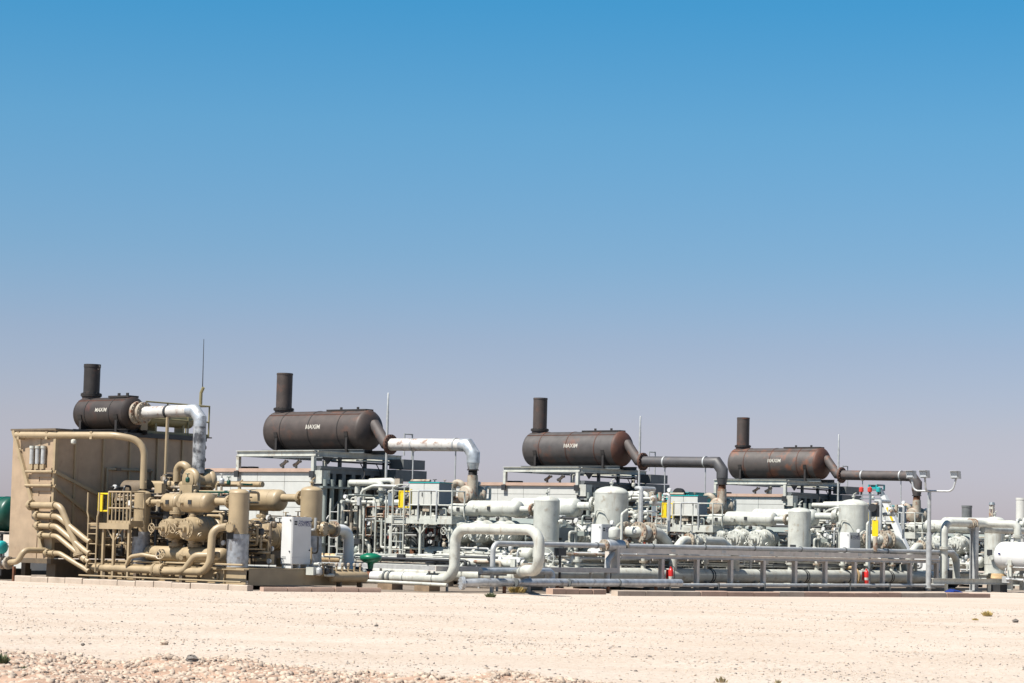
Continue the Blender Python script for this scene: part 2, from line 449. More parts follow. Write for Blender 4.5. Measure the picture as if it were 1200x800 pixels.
# rubble bank in the lower left corner
def bank_edge(x): return 31.2 - (x + 6.6) * .50 + .35 * math.sin(x * 1.7) + .18 * math.sin(x * 4.3 + 1)
def bank_h(x, y):
    d = bank_edge(x) - y
    if d < 0: return -.06
    k = min(1, d / .9)
    return -.06 + (.17 + .05 * math.sin(x * 2.3 + y) + .03 * math.sin(x * 6.1 - y * 3)) * k * k * (3 - 2 * k)
def build_bank():
    nx, ny = 120, 90
    vs = []; fs = []
    for j in range(ny):
        for i in range(nx):
            x = -11 + 13.5 * i / (nx - 1); y = 17 + 17 * j / (ny - 1)
            vs.append((x, y, bank_h(x, y) + random.uniform(-.018, .018)))
    fs = [(j * nx + i, j * nx + i + 1, (j + 1) * nx + i + 1, (j + 1) * nx + i) for j in range(ny - 1) for i in range(nx - 1)]
    me = bpy.data.meshes.new('rubble_bank'); me.from_pydata(vs, [], fs); me.materials.append(MATS['red_soil'])
    me.polygons.foreach_set('use_smooth', [True] * len(me.polygons))
    o = bpy.data.objects.new('rubble_bank', me); col.objects.link(o); o['kind'] = 'structure'
    pts = []; sz = []
    while len(pts) < 34000:
        x = random.uniform(-8.8, 1.6); d = random.random() * 7.0 - .35 - abs(random.gauss(0, .35))
        y = bank_edge(x) - d
        if y < 23.5: continue
        s = .007 + .055 * random.random() ** 4.2
        pts.append((x, y, max(bank_h(x, y), 0) - s * .15)); sz.append(s)
    scatter('rubble', np.array(pts), np.array(sz), 'stone', 'pale broken stones heaped along the reddish bank', 'rubble')
build_bank()

# ================================================================== the white units (first one built here, the others copied)
def shell_text(root, parent, txt, size, m, cu_, cv, cz, rad, ang0):
    """letters wrapped on the near side of a horizontal barrel running along u"""
    vs, fs = text_mesh(txt, size, 'lettering')
    mb = MB(); out = []
    for x, y, z in vs:
        a = ang0 + y / rad
        out.append((cu_ + x, cv - math.cos(a) * (rad + .006), cz + math.sin(a) * (rad + .006)))
    mb.add(out, fs)
    return part('lettering', mb, m, parent)

def silencer(v0, zc, rad, ua, ub, su, sr, sz, m, head_m, label, txtu, tsize, small=False):
    t = thing('exhaust_silencer', label, 'silencer', ((ua + ub) / 2, v0, zc - rad - .16), 'exhaust silencers on the coolers')
    hd = .42 * rad
    body = part('barrel', MB().lathe((ua + hd, v0, zc), (1, 0, 0), [(0, rad), (ub - ua - 2 * hd, rad)], 40), m, t)
    prof = [(hd * math.sin(a), rad * math.cos(a)) for a in [R(x) for x in (0, 16, 32, 48, 64, 80, 88)]]
    part('head', MB().lathe((ub - hd, v0, zc), (1, 0, 0), [(-.03, rad * 1.012), (.03, rad * 1.012)] + prof[1:], 40), head_m, t)
    part('head', MB().lathe((ua + hd, v0, zc), (-1, 0, 0), [(-.03, rad * 1.006), (.02, rad * 1.006)] + prof[1:], 40), m, t)
    L = ub - ua - 2 * hd
    for k in ((.17, .48, .80) if not small else (.22, .74)):
        c = ua + hd + L * k
        part('weld_band', MB().lathe((c - .02, v0, zc), (1, 0, 0), [(0, rad), (.006, rad + .014), (.044, rad + .014), (.05, rad)], 40, False), 'rust_head' if head_m == 'rust_head' else 'soot', body)
    zz = zc + rad * .78
    part('seam', MB().box(ua + hd, ub - hd, v0 - rad * .655, v0 - rad * .60, zz - .02, zz + .02), 'rust_head', body)
    # stack
    st = part('stack', MB().lathe((su, v0, zc + rad * .8), (0, 0, 1), [(0, sr), (sz - zc - rad * .8, sr), (sz - zc - rad * .8, sr - .02), (.6, sr - .02)], 24), 'soot' if small else 'silencer_a', t)
    part('flange', MB().flange((su, v0, zc + rad + .1), (0, 0, 1), sr * 1.3, .04, 14), 'soot', st)
    part('neck', MB().cyl((su, v0, zc + rad * .7), (su, v0, zc + rad + .07), sr * 1.12, n=24), 'silencer_a', st)
    if small:
        for d in (-1, 1): part('lifting_lug', MB().ring((su + d * (sr + .06), v0, sz - .12), (0, 1, 0), .06, .02, 12, 5), 'soot', st)
        part('band', MB().lathe((su, v0, sz - .1), (0, 0, 1), [(0, sr + .012), (.1, sr + .012)], 24), 'soot', st)
    else:
        part('band', MB().lathe((su, v0, sz - .07), (0, 0, 1), [(0, sr + .012), (.05, sr + .012)], 24), m, st)
    # saddles
    for c in (ua + hd + L * .13, ub - hd - L * .10):
        mb = MB()
        w = .09
        n = 14
        for i in range(n):
            a0 = R(186 + 168 * i / n); a1 = R(186 + 168 * (i + 1) / n)
            q = [(v0 + math.cos(a) * rr, zc + math.sin(a) * rr) for a in (a0, a1) for rr in (rad + .004, rad + .03)]
            mb.add([(c + d, *q[k]) for d in (-w, w) for k in (0, 1, 3, 2)], [(0, 1, 2, 3), (7, 6, 5, 4), (0, 4, 5, 1), (1, 5, 6, 2), (2, 6, 7, 3), (3, 7, 4, 0)])
        sd_ = part('saddle', mb, 'soot', t)
        mb = MB()
        for sgn in (-1, 1):
            mb.add([(c - .05, v0 + sgn * rad * .95, zc - rad * .25), (c + .05, v0 + sgn * rad * .95, zc - rad * .25), (c + .05, v0 + sgn * rad * .95, zc - rad - .12), (c - .05, v0 + sgn * rad * .95, zc - rad - .12),
                    (c - .05, v0 + sgn * rad * .2, zc - rad - .01), (c + .05, v0 + sgn * rad * .2, zc - rad - .01), (c + .05, v0 + sgn * rad * .2, zc - rad - .12), (c - .05, v0 + sgn * rad * .2, zc - rad - .12)],
                   [(0, 1, 2, 3), (7, 6, 5, 4), (0, 4, 5, 1), (1, 5, 6, 2), (2, 6, 7, 3), (3, 7, 4, 0)])
        part('web', mb, 'soot', sd_)
    for s_ in (-1, 1):
        part('base_rail', MB().hbeam((ua + .1, v0 + s_ * rad * .8, zc - rad - .08), (ub + .05, v0 + s_ * rad * .8, zc - rad - .08), .15, .12, .02), 'mid_grey' if not small else 'soot', t)
    # cover plate along the top with lugs
    pl = part('cover_plate', MB().box(ub - hd - L * .42, ub - hd + .02, v0 - .22, v0 + .22, zc + rad - .02, zc + rad + .045), 'soot', t)
    for k in (.30, .12):
        part('lifting_lug', MB().box(ub - hd - L * k - .05, ub - hd - L * k + .05, v0 - .02, v0 + .02, zc + rad + .04, zc + rad + .14), 'soot', pl)
    shell_text(t, body, 'MAXIM', tsize, 'letter_white', txtu, v0, zc, rad, R(8 if not small else 10))
    return t

def exhaust_white(v0, m, label, flm):
    t = thing('exhaust_duct', label, 'exhaust pipe', (5.4, v0, 3.77), 'exhaust ducts from the silencers to the engines')
    r = .235
    part('offset_bend', MB().tube([(2.62, v0, 5.86), (3.02, v0, 5.86), (3.60, v0, 5.16), (3.88, v0, 5.12)], r * .92, None, 24), 'duct_brown', t)
    part('flange', MB().flange((2.74, v0, 5.86), (1, 0, 0), r * 1.5, .045, 16), 'flange_rust', t)
    part('flange', MB().flange((3.86, v0, 5.12), (1, 0, 0), r * 1.65, .045, 16), 'flange_rust', t)
    part('straight_run', MB().tube([(3.88, v0, 5.12), (7.40, v0, 5.08)], r, None, 24), m, t)
    cl = 'cladding' if m == 'duct_white' else m
    part('mitre_elbow', MB().tube([(7.40, v0, 5.08), (7.72, v0, 5.075), (8.0, v0, 4.74), (8.0, v0, 4.42)], r * 1.03, None, 24), cl, t)
    part('reducer', MB().cyl((8, v0, 4.42), (8, v0, 4.16), r * 1.0, r * .78, 24), cl, t)
    part('bellows', MB().lathe((8, v0, 3.94), (0, 0, 1), [(.03 * i, (.18 if i % 2 else .155)) for i in range(8)], 20), 'soot' if m == 'duct_white' else 'rust', t)
    part('collar', MB().lathe((8, v0, 4.14), (0, 0, 1), [(0, .22), (.04, .22)], 20), 'soot', t)
    for u in (5.03, 7.14):
        c = part('clamp', MB().lathe((u - .035, v0, 5.1), (1, 0, 0), [(0, r + .016), (.07, r + .016)], 24), 'galv', t)
        part('prop', MB().cyl((u, v0, 3.6), (u, v0, 4.87), .026, n=8), 'galv', t)
    return t

silencer(0, 5.68, .76, -2.52, 3.02, -1.90, .315, 7.98, 'silencer_a', 'silencer_a', 'rusty dark brown silencer above the white cooler right of the tan one', .45, .245)
silencer(PITCH_V, 5.68, .76, -2.52, 3.02, -1.90, .315, 7.98, 'silencer_b', 'rust_head', 'grey silencer with a rust red end, second from the right', .45, .245)
silencer(2 * PITCH_V, 5.68, .76, -2.52, 3.02, -1.90, .315, 7.98, 'silencer_c', 'rust_head', 'most heavily rusted orange brown silencer, rightmost of the four', .45, .245)
exhaust_white(0, 'duct_white', 'peeling white exhaust duct with a silver elbow, between two big silencers', 'flange_rust')
exhaust_white(PITCH_V, 'duct_grey', 'plain grey exhaust duct ending just left of the rightmost silencer', 'flange_rust')
exhaust_white(2 * PITCH_V, 'duct_brown', 'brown grey exhaust duct on the right, ending by the floodlights', 'flange_rust')

def bolt_panel(u0_, u1_, v_, z0_, z1_):
    mb = MB().box(u0_ + .008, u1_ - .008, v_ - .03, v_, z0_ + .008, z1_ - .008)
    return mb
def white_cooler():
    t = thing('air_cooler', '', 'cooler', (-1.5, 0, .0), 'white air coolers')
    rep(t, 'white panelled air cooler under the silencer of the {U}')
    part('core', MB().box(-5.2, 2.2, -2.44, 2.5, .35, 3.98), 'dark', t)
    us = [-5.2, -3.7, -2.2, -.75, .72, 2.2]
    zs = [.35, 1.45, 2.65, 3.62, 3.98]
    for i in range(5):
        for j in range(4):
            part('wall_panel', bolt_panel(us[i], us[i + 1], -2.44, zs[j], zs[j + 1]), 'white_panel', t)
    for i in range(5):
        part('wall_panel', MB().box(us[i] + .01, us[i + 1] - .01, 2.5, 2.53, .35, 3.95), 'white_panel', t)
    part('wall_panel', MB().box(-5.24, -5.2, -2.44, 2.5, .35, 3.95), 'white_panel', t)
    part('roof_rim', MB().box(-5.28, 2.3, -2.56, -2.40, 3.985, 4.12), 'concrete_pink', t)
    part('roof_rim', MB().box(-5.28, -5.15, -2.39, 2.6, 3.985, 4.12), 'concrete_pink', t)
    part('roof_rim', MB().box(-5.14, 2.1, 2.45, 2.6, 3.985, 4.12), 'concrete_pink', t)
    part('roof_plate', MB().box(-5.14, 2.12, -2.38, 2.44, 3.985, 4.05), 'mid_grey', t)
    for u in (-1.9, -1.45):
        h = part('roof_hatch', MB().box(u, u + .28, -2.3, -2.0, 4.05, 4.2), 'dark_steel', t)
    # shaded end: header box with square openings, fin bank and vertical pipes
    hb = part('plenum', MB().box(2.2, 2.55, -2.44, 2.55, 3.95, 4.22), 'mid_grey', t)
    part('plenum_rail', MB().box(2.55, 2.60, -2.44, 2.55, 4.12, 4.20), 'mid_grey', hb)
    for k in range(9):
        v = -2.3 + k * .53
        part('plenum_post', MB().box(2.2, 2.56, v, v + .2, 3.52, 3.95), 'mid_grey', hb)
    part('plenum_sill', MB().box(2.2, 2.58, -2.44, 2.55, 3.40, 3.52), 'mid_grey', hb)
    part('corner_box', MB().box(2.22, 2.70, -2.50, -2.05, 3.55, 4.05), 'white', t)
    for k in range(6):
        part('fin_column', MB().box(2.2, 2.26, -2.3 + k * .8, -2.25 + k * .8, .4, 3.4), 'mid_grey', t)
    part('diagonal_brace', MB().bar((2.45, -2.2, 1.9), (2.45, -.9, 3.35), .05), 'galv', t)
    for v in (-2.36, -1.98, -1.50, -1.02, -.52):
        p = part('riser_pipe', MB().cyl((2.75, v, .75), (2.75, v, 3.72), .085, n=14), 'grey_green', t)
        part('pipe_foot', MB().cyl((2.75, v, .70), (2.75, v, .85), .13, n=12), 'grey_green', p)
    part('clamp_rail', MB().box(2.70, 2.86, -2.6, -.3, 3.38, 3.46), 'grey_green', t)
    part('clamp_rail', MB().box(2.70, 2.86, -2.6, -.3, 1.25, 1.33), 'grey_green', t)
    for i, v in enumerate((.10, .50, .92)):
        p = part('capped_riser', MB().tube([(2.78, v, 2.80), (2.78, v, 2.12), (3.45, v, 2.12)] if i == 0 else [(2.78, v, 2.80), (2.78, v, 1.0)], .085, .15, 14), 'grey_green', t)
        part('cap', MB().vessel((2.78, v, 2.78), (2.78, v, 3.02), .10, .9, 14), 'white' if i else 'grey_green', p)
        part('flange', MB().flange((2.78, v, 2.74), (0, 0, 1), .13, .025, 8, 14), 'grey_green', p)
    for v in (-2.2, 0, 2.2):
        for u in (-5, 2.0): part('leg', MB().box(u, u + .2, v - .1, v + .1, 0, .35), 'mid_grey', t)
white_cooler()

def steel_frame():
    t = thing('silencer_frame', '', 'frame', (.25, -.1, 4.05), 'white steel frames under the silencers')
    rep(t, 'white steel frame carrying the silencer of the {U}')
    a, b, c, d = -1.86, 2.35, -2.5, 2.3
    for v in (c, d): part('long_beam', MB().hbeam((a, v, 4.69), (b, v, 4.69), .22, .16, .025), 'white', t)
    for u in (a, b): part('cross_beam', MB().hbeam((u, c + .09, 4.69), (u, d - .09, 4.69), .21, .15, .025), 'white', t)
    for v in (-.62, .62): part('joist', MB().hbeam((a + .09, v, 4.66), (b - .09, v, 4.66), .15, .12, .02), 'mid_grey', t)
    for u in (a + .09, b - .09):
        for v in (c, d):
            p = part('column', MB().box(u - .07, u + .07, v - .07, v + .07, 4.05 if u < 2 else 3.6, 4.578), 'white', t)
            part('bracket', MB().box(u - .11, u + .11, v - .13, v - .075, 3.78, 4.02), 'dark_steel', p)
    part('gusset', MB().add([(2.3, -2.1, 4.57), (2.3, -1.5, 4.57), (2.3, -1.8, 4.3), (2.34, -2.1, 4.57), (2.34, -1.5, 4.57), (2.34, -1.8, 4.3)], [(0, 1, 2), (5, 4, 3), (0, 3, 4, 1), (1, 4, 5, 2), (2, 5, 3, 0)]), 'dark_steel', t)
    part('pipe_rail', MB().cyl((2.42, -1.7, 4.42), (2.42, 2.2, 4.42), .035, n=8), 'dark_steel', t)
    part('pipe_rail', MB().cyl((2.5, -.4, 4.5), (2.5, 2.35, 4.5), .035, n=8), 'white', t)
    for v in (-1.3, .1, 1.2): part('hanger', MB().box(2.36, 2.48, v, v + .1, 4.22, 4.58), 'dark_steel', t)
    part('guard_hoop', MB().tube([(2.5, 2.3, 4.8), (2.5, 2.3, 5.65), (2.5, 2.75, 5.65), (2.5, 2.75, 4.3)], .03, None, 8), 'galv', t)
    part('grey_housing', MB().box(2.45, 3.2, 1.5, 2.75, 4.25, 4.62), 'mid_grey', t)
    part('grey_housing', MB().box(2.6, 3.35, .9, 2.7, 3.78, 4.2), 'mid_grey', t)
    for v in (-.3, .6): part('cable', MB().tube([(2.6, v, 4.4), (2.8, v + .1, 4.0), (2.85, v - .3, 3.55)], .02, .3, 6), 'rubber', t)
steel_frame()
def roof_valves():
    for k, u in enumerate((.35, 1.05)):
        t = thing('relief_valve', '', 'valve', (u, -2.2, 4.05), 'small relief valves on the cooler roofs')
        rep(t, ('left' if k == 0 else 'right') + ' small relief valve on the cooler roof of the {U}')
        part('stem', MB().cyl((u, -2.2, 4.05), (u, -2.2, 4.28), .05, n=10), 'rusty_white', t)
        part('body', MB().tube([(u - .13, -2.2, 4.24), (u + .05, -2.2, 4.32), (u + .16, -2.2, 4.42)], .065, .1, 10), 'rusty_white', t)
        part('spout', MB().cyl((u + .1, -2.2, 4.36), (u + .25, -2.2, 4.40), .05, n=8), 'rusty_white', t)
roof_valves()
def mast():
    t = thing('lightning_mast', '', 'mast', (3.67, 0.4, .6), 'slim galvanised masts')
    rep(t, 'slim galvanised mast at the silencer end of the {U}')
    part('pole', MB().cyl((3.67, .0, 2.4), (3.67, .0, 6.4), .05, n=10), 'galv', t)
    part('tip', MB().lathe((3.67, 0, 6.4), (0, 0, 1), [(0, .04), (.66, .035), (.7, .01)], 10), 'galv', t)
    part('post', MB().cyl((3.67, 0, .6), (3.67, 0, 2.4), .065, n=10), 'galv', t)
mast()

def handrail(t, pts, z0_, h, m, close_ends=True):
    for i in range(len(pts) - 1):
        a = Vector((*pts[i], z0_)); b = Vector((*pts[i + 1], z0_))
        for k in (.5, 1.0):
            part('rail', MB().cyl(a + Vector((0, 0, h * k)), b + Vector((0, 0, h * k)), .026, n=8), m, t)
        part('toe_board', MB().bar(a + Vector((0, 0, .06)), b + Vector((0, 0, .06)), .015, .12), m, t)
        n = max(1, int((b - a).length / .9 + .5))
        for k in range(n + (1 if i == len(pts) - 2 else 0)):
            p = a.lerp(b, k / n)
            part('rail_post', MB().cyl(p, p + Vector((0, 0, h + .02)), .028, n=8), m, t)
def ladder(t, u, v, z0_, z1_, w, m, cage=False):
    for s in (-w / 2, w / 2):
        part('stile', MB().cyl((u + s, v, z0_), (u + s, v, z1_), .026, n=8), m, t)
    k = z0_ + .25
    while k < z1_ - (1.0 if z1_ > 2.5 else .05):
        part('rung', MB().cyl((u - w / 2, v, k), (u + w / 2, v, k), .016, n=6), m, t); k += .3
def gate(t, u0_, u1_, v, z0_, z1_, m='yellow'):
    g = part('safety_gate', MB().tube([(u0_, v, z0_), (u0_, v, z1_), (u1_, v, z1_), (u1_, v, z0_), (u0_, v, z0_)], .028, None, 8), m, t, 'yellow swing gate')
    part('gate_panel', MB().box(u0_ + .06, u0_ + (u1_ - u0_) * .42, v - .02, v + .02, z0_ + .03, z1_ - .03), m, g)
    part('hinge_post', MB().cyl((u1_ + .05, v, z0_ - .1), (u1_ + .05, v, z1_ + .08), .035, n=8), m, g)
def platform():
    t = thing('service_platform', '', 'platform', (8.2, -2.7, .6), 'raised service platforms beside the engines')
    rep(t, 'raised service platform with ladder and yellow gate on the {U}')
    a, b, c, d = 6.66, 9.7, -3.1, -2.42
    part('deck', MB().box(a, b, c, d, 2.22, 2.29), 'galv', t)
    part('deck_channel', MB().box(a, b, c - .05, c, 2.12, 2.31), 'white', t)
    part('deck_channel', MB().box(b, b + .05, c - .05, d, 2.12, 2.31), 'white', t)
    part('deck_channel', MB().box(a - .05, a, c - .05, d, 2.12, 2.31), 'white', t)
    for u, v in ((a + .1, c + .06), (8.2, c + .06), (b - .1, c + .06), (a + .1, d - .06), (b - .1, d - .06)):
        part('leg', MB().box(u - .045, u + .045, v - .045, v + .045, .6, 2.22), 'white', t)
        for s in (-1, 1):
            if a < u + s * .5 < b: part('knee_brace', MB().bar((u, v, 1.75), (u + s * .42, v, 2.2), .045), 'white', t)
    handrail(t, [(7.72, c), (b, c), (b, d)], 2.29, 1.0, 'white')
    handrail(t, [(a, d), (a, c), (6.9, c)], 2.29, 1.0, 'white')
    ladder(t, 7.25, c - .12, .62, 3.42, .56, 'white')
    for z in (3.0, 3.4): part('ladder_hoop', MB().tube([(6.97, c - .12, z), (6.97, c + .15, z + .12), (7.53, c + .15, z + .12), (7.53, c - .12, z)], .022, .12, 8), 'white', t)
    part('guard_frame', MB().tube([(8.16, c - .06, 2.25), (8.16, c - .06, 3.3), (9.03, c - .06, 3.3), (9.03, c - .06, 2.25)], .03, .06, 8), 'galv', t)
    gate(t, 7.14, 7.66, c + .05, 2.70, 3.27)
    part('notice_plate', MB().box(6.70, 6.90, c - .08, c - .065, 2.75, 3.2), 'slate', t)
platform()
def panel_box():
    t = thing('engine_panel', '', 'cabinet', (7.7, -1.9, 2.3), 'engine control panels')
    rep(t, 'white engine control panel with grey side on the {U}')
    part('case', MB().box(6.94, 8.39, -2.28, -1.62, 2.77, 3.60), 'slate', t)
    for u0_, u1_ in ((6.95, 7.655), (7.675, 8.38)):
        dr = part('door', MB().box(u0_, u1_, -2.31, -2.28, 2.79, 3.585), 'white_panel', t)
        part('latch', MB().box(u1_ - .08, u1_ - .05, -2.335, -2.31, 3.12, 3.26), 'dark_steel', dr)
    part('roof_strip', MB().box(6.92, 8.42, -2.33, -1.60, 3.602, 3.64), 'teal', t)
    for u in (7.1, 8.2): part('stand', MB().box(u - .04, u + .04, -1.98, -1.9, 2.3, 2.77), 'white', t)
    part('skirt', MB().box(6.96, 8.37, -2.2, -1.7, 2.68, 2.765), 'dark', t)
panel_box()

def engine(v0, m, u0_, u1_, zb, label, rp=True, block_m='orange_red'):
    t = thing('gas_engine', label, 'engine', ((u0_ + u1_) / 2, v0, zb), 'gas engines')
    if rp: rep(t, label)
    L = u1_ - u0_
    rw = 'rusty_white' if m == 'white' else 'tan'
    part('crankcase', MB().box(u0_, u1_, v0 - .62, v0 + .62, zb, zb + .95), 'dark_steel', t)
    part('block', MB().box(u0_ + .1, u1_ - .1, v0 - .5, v0 + .5, zb + .95, zb + 1.7), block_m, t)
    for k in range(6):
        u = u0_ + .3 + k * (L - .6) / 5
        for s in (-1, 1):
            h = part('cylinder_head', MB().box(u - .22, u + .22, v0 + s * .55 - .18, v0 + s * .55 + .18, zb + 1.55, zb + 2.05), m, t)
            part('rocker_cover', MB().vessel((u - .2, v0 + s * .55, zb + 2.1), (u + .2, v0 + s * .55, zb + 2.1), .13, .5, 12), m, h)
            part('side_door', MB().box(u - .16, u + .16, v0 + s * .64 - .02, v0 + s * .64 + .02, zb + .3, zb + .75), m, t)
            part('exhaust_runner', MB().tube([(u, v0 + s * .5, zb + 1.95), (u, v0 + s * .28, zb + 2.25), (u, v0 + s * .25, zb + 2.45)], .06, .1, 8), rw, h)
    for s in (-1, 1):
        part('exhaust_manifold', MB().cyl((u0_ + .2, v0 + s * .25, zb + 2.45), (u1_ - .1, v0 + s * .25, zb + 2.45), .13, n=14), rw, t)
        part('intake_manifold', MB().cyl((u0_ + .2, v0 + s * .88, zb + 1.75), (u1_ - .4, v0 + s * .88, zb + 1.75), .12, n=14), m, t)
    # turbocharger with curled lagged pipes at the driven end
    tb = part('turbocharger', MB().lathe((u1_ - .25, v0 - .55, zb + 2.6), (0, 1, 0), [(0, .1), (.05, .26), (.25, .30), (.4, .22), (.6, .2), (.75, .3), (.95, .3), (1.05, .12)], 20), rw, t)
    part('volute', MB().ring((u1_ - .25, v0 - .35, zb + 2.62), (0, 1, 0), .25, .12, 20, 10), rw, tb)
    part('volute', MB().ring((u1_ - .25, v0 + .35, zb + 2.62), (0, 1, 0), .25, .12, 20, 10), rw, tb)
    part('outlet_bend', MB().tube([(u1_ - .9, v0 - .35, zb + 2.55), (u1_ - .9, v0 - .35, zb + 3.08), (u1_ - .45, v0 - .35, zb + 3.08), (u1_ - .45, v0 - .2, zb + 2.7)], .12, .22, 14), rw, tb, 'curled rusty lagged pipe')
    part('flywheel_guard', MB().cyl((u1_ + .02, v0, zb + .8), (u1_ + .38, v0, zb + .8), .62, n=28), 'yellow' if False else m, t)
    af = part('air_filter', MB().cyl((u0_ - .15, v0 - .85, zb + 2.3), (u0_ + .75, v0 - .85, zb + 2.3), .28, n=20), 'white' if m == 'white' else 'tan_dark', t)
    part('filter_lid', MB().cyl((u0_ + .76, v0 - .85, zb + 2.3), (u0_ + .82, v0 - .85, zb + 2.3), .30, n=20), 'dark_steel', af)
    return t
e = engine(0, 'white', 4.2, 8.25, .6, 'gas engine with rusty turbo pipes behind platform of the {U}')
part('exhaust_stub', MB().cyl((8, 0, 3.1), (8, 0, 3.96), .23, .19, 18), 'rusty_white', e)
# coolant and gas pipework between cooler and engine
part('coolant_pipe', MB().tube([(2.95, -.1, 3.72), (4.2, -.1, 3.75), (4.2, -.1, 3.0)], .11, .2, 14), 'white', e)
part('coolant_pipe', MB().tube([(3.42, -1.3, 3.6), (3.42, -1.3, 1.9), (3.42, -.4, 1.9)], .10, .2, 14), 'white', e)
part('coolant_pipe', MB().tube([(3.75, -1.3, 3.45), (3.75, -1.3, 1.2)], .075, .2, 12), 'white', e)
part('coolant_pipe', MB().tube([(3.1, -1.35, 3.62), (4.7, -1.35, 3.62), (4.7, -1.35, 2.9), (5.4, -1.1, 2.9)], .12, .22, 14), 'white', e)
part('coolant_pipe', MB().tube([(3.0, -1.5, 1.55), (3.9, -1.5, 1.55), (4.3, -1.5, 1.3), (4.3, -1.5, .7)], .09, .2, 12), 'white', e)
part('coolant_pipe', MB().tube([(4.0, -1.7, .7), (4.0, -1.7, 3.3), (4.6, -1.7, 3.5), (5.5, -1.3, 3.5)], .06, .25, 10), 'white', e)
part('coolant_pump', MB().vessel((3.3, -1.6, 1.1), (3.95, -1.6, 1.1), .2, .5, 16), 'grey_green', e)
for k, (u, v, z) in enumerate(((3.42, -1.3, 2.6), (3.75, -1.3, 2.2), (3.0, -1.5, 1.55), (4.7, -1.35, 3.3), (4.0, -1.7, 1.5))):
    part('flange', MB().flange((u, v, z), (0, 0, 1) if k != 2 else (1, 0, 0), .17, .03, 8, 14), 'white', e)
part('muffler_barrel', MB().cyl((6.3, -1.2, .75), (6.3, -1.2, 2.2), .24, n=18), 'mid_grey', e)
part('lube_filter', MB().vessel((7.3, -1.3, .9), (8.5, -1.3, .9), .24, .6, 18), 'dark_steel', e)

def clutter(t, n, box, mats, seed, rmin=.018, rmax=.05):
    """small bore tubing, fittings and instrument boxes, each one a part"""
    rd = random.Random(seed)
    a, b, c, d, e_, f = box
    for k in range(n):
        kind = rd.random(); m = rd.choice(mats)
        p = Vector((rd.uniform(a, b), rd.uniform(c, d), rd.uniform(e_, f)))
        if kind < .55:
            pts = [p.copy()]; ax = rd.randrange(3)
            for s in range(rd.randint(2, 4)):
                q = pts[-1].copy()
                lo, hi = ((a, b), (c, d), (e_, f))[ax]
                q[ax] = rd.uniform(lo, hi)
                if abs(q[ax] - pts[-1][ax]) < .12: q[ax] = min(hi, pts[-1][ax] + .25)
                if (q - pts[-1]).length > .05: pts.append(q)
                ax = (ax + rd.choice((1, 2))) % 3
            if len(pts) < 2: continue
            part('small_pipe', MB().tube(pts, rd.uniform(rmin, rmax), .08, 8, 3), m, t)
        elif kind < .75:
            r = rd.uniform(.05, .10)
            vb = part('small_valve', MB().vessel(p, p + Vector((0, 0, r * 2.6)), r, .8, 10), m, t)
            mb = MB().cyl(p + Vector((0, 0, r * 2.4)), p + Vector((0, 0, r * 4)), r * .25, n=6)
            mb.wheel(p + Vector((0, 0, r * 4)), (0, 0, 1), r * .9, .012)
            part('handwheel', mb, m, vb)
        elif kind < .88:
            s = [rd.uniform(.07, .17) for _ in range(3)]
            part('junction_box', MB().box(p.x - s[0], p.x + s[0], p.y - s[1] * .6, p.y + s[1] * .6, p.z - s[2], p.z + s[2]), m, t)
        else:
            g = part('gauge', MB().cyl(p, p + Vector((0, -.06, 0)), .075, n=14), 'white_clean', t)
            part('gauge_stem', MB().cyl(p + Vector((0, -.03, -.22)), p + Vector((0, -.03, -.07)), .015, n=6), 'dark_steel', g)
clutter(e, 85, (4.4, 8.6, -2.2, -1.15, .75, 2.9), ['white', 'white', 'grey_green', 'dark_steel', 'rusty_white', 'white', 'dark', 'galv', 'dark_steel', 'rust'], 11)  # extra dark colours in the list put shade into the recesses
clutter(e, 48, (2.95, 4.9, -2.6, -.6, .75, 3.3), ['white', 'white', 'grey_green', 'dark_steel', 'white', 'dark', 'galv', 'rusty_white'], 12, .025, .075)
clutter(e, 24, (3.0, 8.0, -1.0, 1.2, 3.0, 3.75), ['white', 'dark_steel', 'rusty_white', 'mid_grey'], 13, .03, .08)
for u in (3.2, 3.6, 4.9, 5.5, 6.0): part('conduit', MB().cyl((u, -2.5, .62), (u, -2.5, 3.1 - (u % 1) * .5), .03, n=6), 'white', e)
for k in range(6): part('cable_ladder_rung', MB().cyl((3.2, -2.5, .9 + k * .32), (3.6, -2.5, .9 + k * .32), .018, n=6), 'galv', e)

